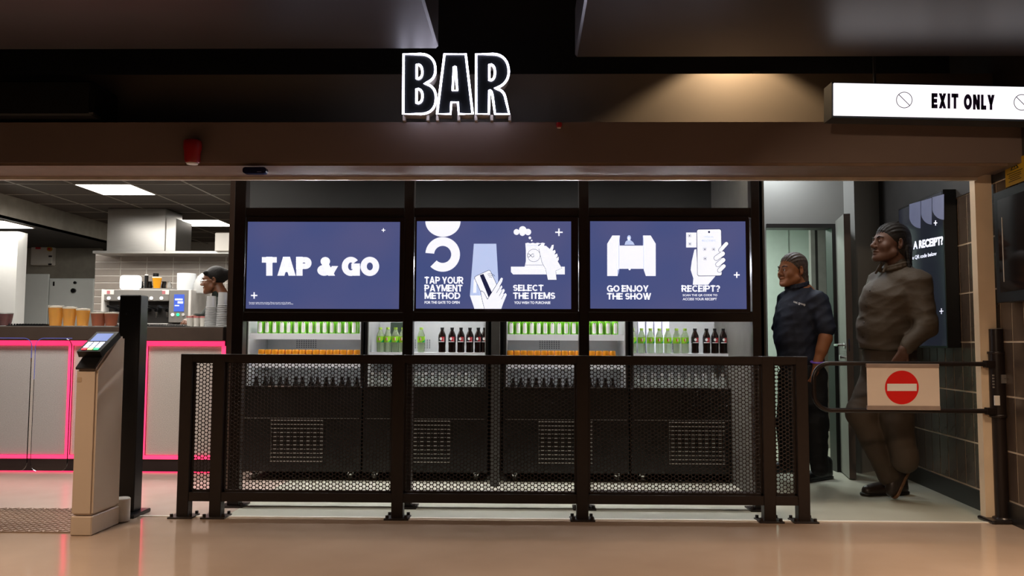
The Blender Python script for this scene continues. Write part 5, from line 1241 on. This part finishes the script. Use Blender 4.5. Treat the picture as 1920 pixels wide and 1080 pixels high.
arm = [m1(1534, 566, -.13), m1(1549, 618, -.2), m1(1548, 634, -.21), m1(1532, 682, -.22)]
sk.path(arm, [.045, .042, .046, .034], .02)
sk.cap(m1(1547, 634, -.21), m1(1541, 656, -.22), .045, .042, .02)
hand_sdf(sk, arm[-1] + [0, 0, .01], (-.15, .15, -1), (.6, -.8, 0), .19, .35, -1)
arm2 = [m1(1475, 570, .16), m1(1462, 620, .2), m1(1466, 672, .16)]; sk.path(arm2, [.055, .048, .034], .02); hand_sdf(sk, arm2[-1], (.1, -.2, -1), (-.8, -.2, 0), .18, .4, 1)
leg1 = [m1(1522, 705, -.09), m1(1530, 790, -.1), m1(1536, 874, -.06)]; leg2 = [m1(1488, 705, .09), m1(1478, 795, .08), m1(1476, 868, .12)]
sk.path(leg1, [.08, .055, .04], .03); sk.path(leg2, [.08, .055, .04], .03)
sk.mesh('body', skin1, man1)
h_ = SDF(hc - .2 - np.array([0, 0, .12]), hc + .2, .0035); hair_cap(h_, M1); braids(h_, M1, 9, .0075, False, seed=2); strands(h_, M1, 18, .05, .062, .15, .008, 3, .0); h_.ell((0, .06, -.075), (.055, .04, .06), .02, M1); h_.mesh('hair', hair1, man1)
eyes(M1, man1); eyebrows(M1, man1, hair2)
sh = SDF(lo, hi, .007)
sh.ell(m1(1500, 592, .0), (.185, .17, .19), .05); sh.ell(m1(1496, 630, .0), (.182, .165, .2), .05); sh.ell(m1(1502, 672, 0), (.175, .155, .12), .05)
sh.cap(m1(1478, 562, .13), m1(1532, 566, -.13), .078, .078, .06); sh.cap(m1(1497, 546, .01), m1(1503, 560, .01), .085, .12, .05)
sh.path([m1(1532, 566, -.13), m1(1549, 616, -.2)], [.08, .068], .03); sh.path([m1(1478, 566, .14), m1(1463, 612, .2)], [.075, .065], .03)
zn = m1(1480, 533)[2]
nk = (Rz(math.radians(-70)), m1(1490, 531, .0), 1.0)
sh.cap((0, .0, .12), (0, .0, .035), .066, .062, .01, nk, True)
sh.wrinkle(.0035, 22, 3)
zh = m1(1500, 694)[2]; sh.cut(lambda x_, y_, z_: zh - z_ + .012 * np.sin(x_ * 20))
shirt1 = sh.mesh('polo_shirt', navy, man1)
co = SDF(hc - [.25, .25, .3], hc + [.25, .25, .0], .005)
for i in range(15):
    a0, a1 = [math.radians(20 + 320 * (i + k_) / 15 - 90) for k_ in (0, 1)]
    f_ = lambda a: nk[0] @ np.array([.084 * math.cos(a), .02 + .084 * math.sin(a), .02 * math.sin(a)]) + nk[1] + [0, 0, -.008]
    co.cap(f_(a0), f_(a1), .009, .009, .006); co.cap(f_(a0) * [1, 1, 1] + [0, 0, -.018], f_(a1) + [0, 0, -.018], .009, .009, .008)
co.mesh('collar', navy, man1)
tr_ = SDF(lo, hi, .008); tr_.ell(m1(1505, 705, 0), (.165, .15, .12), .05); tr_.path(leg1, [.115, .085, .062], .03); tr_.path(leg2, [.115, .085, .062], .03)
tr_.cap(m1(1535, 860, -.06), m1(1537, 876, -.06), .066, .068, .01); tr_.wrinkle(.0025, 20, 5); zt2 = m1(1500, 684)[2]; tr_.cut(lambda x_, y_, z_: z_ - zt2); tr_.mesh('trousers', blacktr, man1)
def shoe(root, heel, toe, m, msole, h=.11, w_=.046):
    heel = np.array(heel, float); toe = np.array(toe, float); d_ = toe - heel; d_[2] = 0; d_ /= np.linalg.norm(d_); z_ = np.array([0, 0, 1.])
    s = SDF(np.minimum(heel, toe) - [.12, .12, .01], np.maximum(heel, toe) + [.12, .12, h + .12], .005)
    s.cap(heel + z_ * .045, heel + z_ * (h + .02) + d_ * .02, w_ * .95, .055, .02); s.cap(heel + z_ * .04 + d_ * .03, toe + z_ * .032 - d_ * .03, w_, w_ * .85, .03); s.cap(heel + z_ * .075 + d_ * .04, toe + z_ * .04 - d_ * .08, w_ * .85, w_ * .8, .03)
    s.g = np.maximum(s.g, -(np.arange(s.n[2]) * s.h + s.lo[2] - .012)[None, None, :].astype(np.float32)); o = s.mesh('shoe', m, root)
    s2 = SDF(np.minimum(heel, toe) - [.12, .12, .02], np.maximum(heel, toe) + [.12, .12, .1], .005); s2.cap(heel + z_ * .012, toe + z_ * .012 - d_ * .02, w_ + .004, w_ * .92, .01)
    zz = np.arange(s2.n[2]) * s2.h + s2.lo[2]; s2.g = np.maximum(s2.g, np.maximum(zz - .022, .0015 - zz)[None, None, :].astype(np.float32)); s2.mesh('sole', msole, o)
    for k_ in range(4):
        c_l = heel + d_ * (.10 + .028 * k_) + z_ * (.105 - .014 * k_); sd = np.array([-d_[1], d_[0], 0]); MB().tube([c_l - sd * .028, c_l + z_ * .006, c_l + sd * .028], .0035, 6).build('lace', blackp, o)
hg = G(1551, 897); tg = G(1513, 905); shoe(man1, (hg.x, hg.y, 0), (hg.x - .24, tg.y + .02, 0), mat('black_shoe', '#0c0c0d', .4), blackp)
hg = G(1488, 884); shoe(man1, (hg.x, hg.y, 0), (hg.x - .24, hg.y - .08, 0), mat('black_shoe', '#0c0c0d'), blackp)
MB().tube([Vector(arm[-1] + [0, 0, .012]) + Vector((.043 * math.cos(a), .043 * math.sin(a), .006 * math.sin(a))) for a in [i * math.pi / 8 for i in range(16)]], .008, 6, closed=True).build('wristband', mat('purple_band', '#7a55c8', .5), man1, smooth=True)
def proj_text(s_, x0_, x1_, y0_, y1_, slope, obj_, m, root, Y):
    me = obj_.data; off = Vector((0, 0, 0)); q_ = obj_
    while q_ is not None: off += q_.location; q_ = q_.parent
    bv = BVHTree.FromPolygons([v.co + off for v in me.vertices], [tuple(p_.vertices) for p_ in me.polygons])
    def fn(u, v):
        px = x0_ + (x1_ - x0_) * u; d_ = Vector(ray(px, y1_ + (y0_ - y1_) * v + (px - x0_) * slope)).normalized(); hit = bv.ray_cast(Vector(EYE), d_); return hit[0] - d_ * .004 if hit[0] is not None else Vector(P(px, y1_, Y))
    return text_on('chest_lettering', s_, fn, m, root, .01)
proj_text('nec group', 1488, 1510, 564.5, 569, .26, shirt1, white_l, man1, Y1)

# ---- man in the dark shirt leaning by the tiled wall
Y2 = 5.9; m2 = lambda px, py, dy=0.0: np.array(P(px, py, Y2 + dy))
man2 = thing('person', 'person in a dark long-sleeved shirt leaning by the tiled wall, hand in pocket', 'person', (m2(1670, 930)[0], Y2, 0))
hc = m2(1668, 457, 0); M2 = (Rz(math.radians(-80)) @ Rx(math.radians(-4)), hc, 1.22)
lo = (m2(1570, 500)[0] - .08, Y2 - .5, -.01); hi = (m2(1770, 500)[0] + .08, Y2 + .42, hc[2] + .25)
sk = SDF(lo, hi, .006); head_sdf(sk, M2, .003, 1.1)
sk.cap(m2(1679, 480, .01), m2(1687, 515, .02), .068, .085, .03)
sk.path([m2(1685, 530, .02), m2(1672, 590, 0), m2(1668, 670, 0)], [.11, .13, .13], .05)
arm = [m2(1722, 532, -.12), m2(1738, 612, -.2), m2(1694, 655, -.25)]; sk.path(arm, [.05, .042, .033], .02); hand_sdf(sk, arm[-1] + [.01, 0, 0], (-.45, .05, -.8), (.1, -1, .1), .19, .3, -1)
arm2 = [m2(1650, 532, .16), m2(1632, 610, .22), m2(1636, 668, .18)]; sk.path(arm2, [.058, .048, .036], .02); hand_sdf(sk, arm2[-1], (0, -.2, -1), (-.8, -.2, 0), .18, .4, 1)
legA = [m2(1655, 700, .07), m2(1615, 775, .02), m2(1668, 893, .02)]; legB = [m2(1688, 700, -.08), m2(1682, 790, -.1), m2(1697, 862, -.12)]
sk.path(legA, [.09, .06, .045], .03); sk.path(legB, [.09, .06, .045], .03); sk.mesh('body', skin2, man2)
h_ = SDF(hc - .24, hc + .22, .0035); hair_cap(h_, M2, 1.02); braids(h_, M2, 9, .009, False, seed=5); strands(h_, M2, 18, .06, .07, .17, .011, 6); h_.ell((0, .075, -.02), (.068, .06, .09), .02, M2); h_.ell((0, .085, -.08), (.055, .045, .05), .02, M2); h_.mesh('hair', hair2, man2)
eyes(M2, man2); eyebrows(M2, man2, hair2)
sh = SDF(lo, hi, .007)
sh.ell(m2(1671, 570, 0), (.215, .18, .2), .06); sh.ell(m2(1664, 618, 0), (.208, .18, .17), .06); sh.ell(m2(1664, 650, 0), (.19, .165, .1), .05)
sh.cap(m2(1655, 530, .13), m2(1716, 530, -.11), .085, .09, .07); sh.cap(m2(1682, 505, .01), m2(1687, 525, .01), .09, .14, .06)
sh.path([m2(1720, 532, -.12), m2(1738, 612, -.2)], [.092, .07], .035); sh.path([m2(1738, 612, -.2), m2(1700, 651, -.245)], [.07, .046], .02)
sh.path([arm2[0], arm2[1], arm2[2] + [0, 0, .02]], [.085, .065, .045], .03)
nk = (Rz(math.radians(-80)), m2(1674, 497, 0), 1.0); sh.cap((0, -.01, .13), (0, .0, .04), .074, .068, .01, nk, True)
sh.wrinkle(.0035, 15, 8); zh = m2(1665, 655)[2]; xa_ = m2(1700, 600)[0]
sh.cut(lambda x_, y_, z_: np.where((x_ < xa_ - .0) & (y_ > Y2 - .19), zh - z_ + .01 * np.sin(x_ * 17), -1)); shirt2 = sh.mesh('shirt', olive, man2)
co = SDF(hc - [.25, .25, .3], hc + [.25, .25, .05], .005); lapel = mat('collar_green_grey', '#5d5a4c', .7)
for i in range(16):
    a0, a1 = [math.radians(25 + 310 * (i + k_) / 16 - 90) for k_ in (0, 1)]
    f_ = lambda a: nk[0] @ np.array([.092 * math.cos(a), .01 + .092 * math.sin(a), .002 + .025 * math.sin(a)]) + nk[1]
    co.cap(f_(a0), f_(a1), .009, .009, .006); co.cap(f_(a0) + [0, 0, -.02], f_(a1) + [0, 0, -.02], .01, .01, .01)
for sg_ in (-1, 1): co.cap(nk[0] @ np.array([sg_ * .035, -.072, .0]) + nk[1], nk[0] @ np.array([sg_ * .045, -.105, -.055]) + nk[1], .012, .008, .012)
co.mesh('collar', olive, man2)
bvo = Vector(man2.location); bv = BVHTree.FromPolygons([v.co + bvo for v in shirt2.data.vertices], [tuple(p_.vertices) for p_ in shirt2.data.polygons])
for (bx_, by_) in ((1631, 545), (1625, 575), (1620, 605), (1618, 632)):
    d_ = Vector(ray(bx_, by_)).normalized(); hit = bv.ray_cast(Vector(EYE), d_)
    if hit[0] is not None: MB().cone(hit[0], hit[0] + hit[1] * .003, .0055, .005, 10).build('button', mat('shirt_button', '#2b2520', .3), man2)
tr_ = SDF(lo, hi, .008); tr_.ell(m2(1668, 688, 0), (.19, .165, .15), .05); tr_.ell(m2(1667, 660, 0), (.178, .155, .06), .04)
tr_.path(legA, [.135, .1, .072], .03); tr_.path(legB, [.135, .098, .08], .03); tr_.cap(legA[2] + [0, 0, .06], legA[2] + [0, 0, .01], .076, .082, .01); tr_.cap(legB[2] + [0, 0, .04], legB[2], .086, .088, .01)
tr_.wrinkle(.0022, 16, 9); zt2 = m2(1665, 645)[2]; tr_.cut(lambda x_, y_, z_: z_ - zt2); zcuff = legB[2][2] - .03; tr_.mesh('trousers', browntr, man2)
bt = MB(); 
MB().tube([Vector(m2(1667, 650, 0)) + Vector((.182 * math.cos(a), .16 * math.sin(a), 0)) for a in [i * math.pi / 14 for i in range(28)]], .014, 6, closed=True).build('belt', blackp, man2, smooth=True)
hg = G(1700, 930); shoe(man2, (hg.x, hg.y + .08, 0), (hg.x - .30, hg.y + .0, 0), boot, mat('dark_sole', '#1e1815', .5), .12, .05)
# the crossed foot stands on its toe, sole to the right
tp = G(1679, 938); toe = np.array([tp.x, tp.y + .02, .03]); heel = toe + np.array([.135, .02, .235]); ax_ = heel - toe; ax_ /= np.linalg.norm(ax_); nn = np.array([-ax_[2], 0, ax_[0]])
s = SDF(np.minimum(toe, heel) - .16, np.maximum(toe, heel) + .16, .005)
s.cap(toe + nn * .03 + ax_ * .02, heel + nn * .045 - ax_ * .03, .042, .046, .03); s.cap(heel + nn * .05, legB[2] + [0, 0, .0], .05, .055, .04); s.cap(toe + nn * .05 + ax_ * .06, heel + nn * .1 - ax_ * .02, .035, .05, .03)
t0 = (toe + nn * .0).astype(float)
def under(x_, y_, z_): return -((x_ - t0[0]) * nn[0] + (z_ - t0[2]) * nn[2] - .002)
s.cut(under); shb = s.mesh('shoe', boot, man2)
s = SDF(np.minimum(toe, heel) - .1, np.maximum(toe, heel) + .1, .004); s.cap(toe + ax_ * .02, toe + ax_ * .11, .044, .034, .01); s.cap(toe + ax_ * .1, heel - ax_ * .02, .034, .036, .01)
s.cut(lambda x_, y_, z_: np.abs((x_ - t0[0]) * nn[0] + (z_ - t0[2]) * nn[2] + .006) - .011); s.mesh('sole', sole, shb)  # paler than the other sole: light falling on it is put into the colour

# ---- bar worker behind the coffee cups
Y3 = 8.15; m3 = lambda px, py, dy=0.0: np.array(P(px, py, Y3 + dy))
w3 = thing('person', 'person with dark tied hair and glasses working behind the bar beside the cup stacks', 'person', (m3(410, 600)[0], Y3, 0))
hc = m3(401, 526, 0); M3 = (Rz(math.radians(-82)) @ Rx(math.radians(8)), hc, 1.12)
lo = (m3(330, 500)[0] - .05, Y3 - .55, .85); hi = (m3(455, 500)[0] + .15, Y3 + .4, hc[2] + .25)
sk = SDF(lo, hi, .006); head_sdf(sk, M3, -.002); sk.cap(m3(411, 540), m3(418, 562), .05, .06, .03); sk.path([m3(418, 590), m3(422, 640), m3(424, 690)], [.10, .12, .13], .04); sk.cap(m3(415, 550), m3(418, 590), .055, .07, .03)
armp = [m3(408, 580, -.15), m3(378, 600, -.25), m3(362, 596, -.4)]; sk.path(armp, [.045, .04, .03], .02); hand_sdf(sk, armp[-1], (-.3, -.6, -.3), (0, -.3, 1), .17, .5, 1); sk.mesh('body', skin3, w3)
h_ = SDF(hc - .22, hc + .24, .004); h_.ell((0, .026, .043), (.083, .098, .086), .01, M3); h_.ell((0, -.108, -.05), (.085, .082, .115), .012, M3, True); h_.ell((0, .105, .04), (.05, .045, .05), .02, M3); h_.cap((-.06, -.05, .07), (.06, -.05, .07), .02, .02, .02, M3); h_.mesh('hair', hair2, w3)
eyes(M3, w3); eyebrows(M3, w3, hair2)
gb = MB()
for x_ in (-1, 1): gb.tube([Vector(M3[0] @ (np.array([x_ * .031 + .021 * math.cos(a), -.1, .002 + .018 * math.sin(a)]) * M3[2]) + M3[1]) for a in [i * math.pi / 8 for i in range(16)]], .0022, 6, closed=True); gb.tube([Vector(M3[0] @ (np.array(q_) * M3[2]) + M3[1]) for q_ in ((x_ * .052, -.1, .004), (x_ * .077, -.06, .004), (x_ * .084, .02, .0))], .0022, 6)
gb.build('glasses', chrome, w3, smooth=True)
sh = SDF(lo, hi, .008); sh.ell(m3(420, 600), (.17, .2, .2), .05); sh.cap(m3(405, 572, -.15), m3(430, 572, .15), .075, .075, .05); sh.cap(m3(420, 640), m3(424, 690), .17, .18, .05); sh.path([m3(408, 575, -.15), m3(378, 600, -.25), m3(368, 598, -.35)], [.07, .058, .045], .02)
sh.cap(m3(411, 556), m3(415, 572), .07, .125, .02); sh.wrinkle(.004, 18, 4); sh.mesh('sweatshirt', mat('dark_green_top', '#1f2620', .8), w3)
# legs down to the floor so that the figure stands behind the counter
lg = SDF((m3(424, 690)[0] - .25, Y3 - .25, -.01), (m3(424, 690)[0] + .25, Y3 + .25, 1.0), .01)
bx3 = m3(424, 690)[0]
lg.ell((bx3, Y3, .92), (.15, .14, .12), .04)
for sg_ in (-1, 1): lg.path([(bx3, Y3 + sg_ * .09, .88), (bx3 - .01, Y3 + sg_ * .09, .5), (bx3, Y3 + sg_ * .1, .09)], [.085, .06, .05], .03)
lg.mesh('trousers', blacktr, w3)
for sg_ in (-1, 1): shoe(w3, (bx3 + .03, Y3 + sg_ * .1, 0), (bx3 - .2, Y3 + sg_ * .1, 0), mat('black_shoe', '#0c0c0d'), blackp)
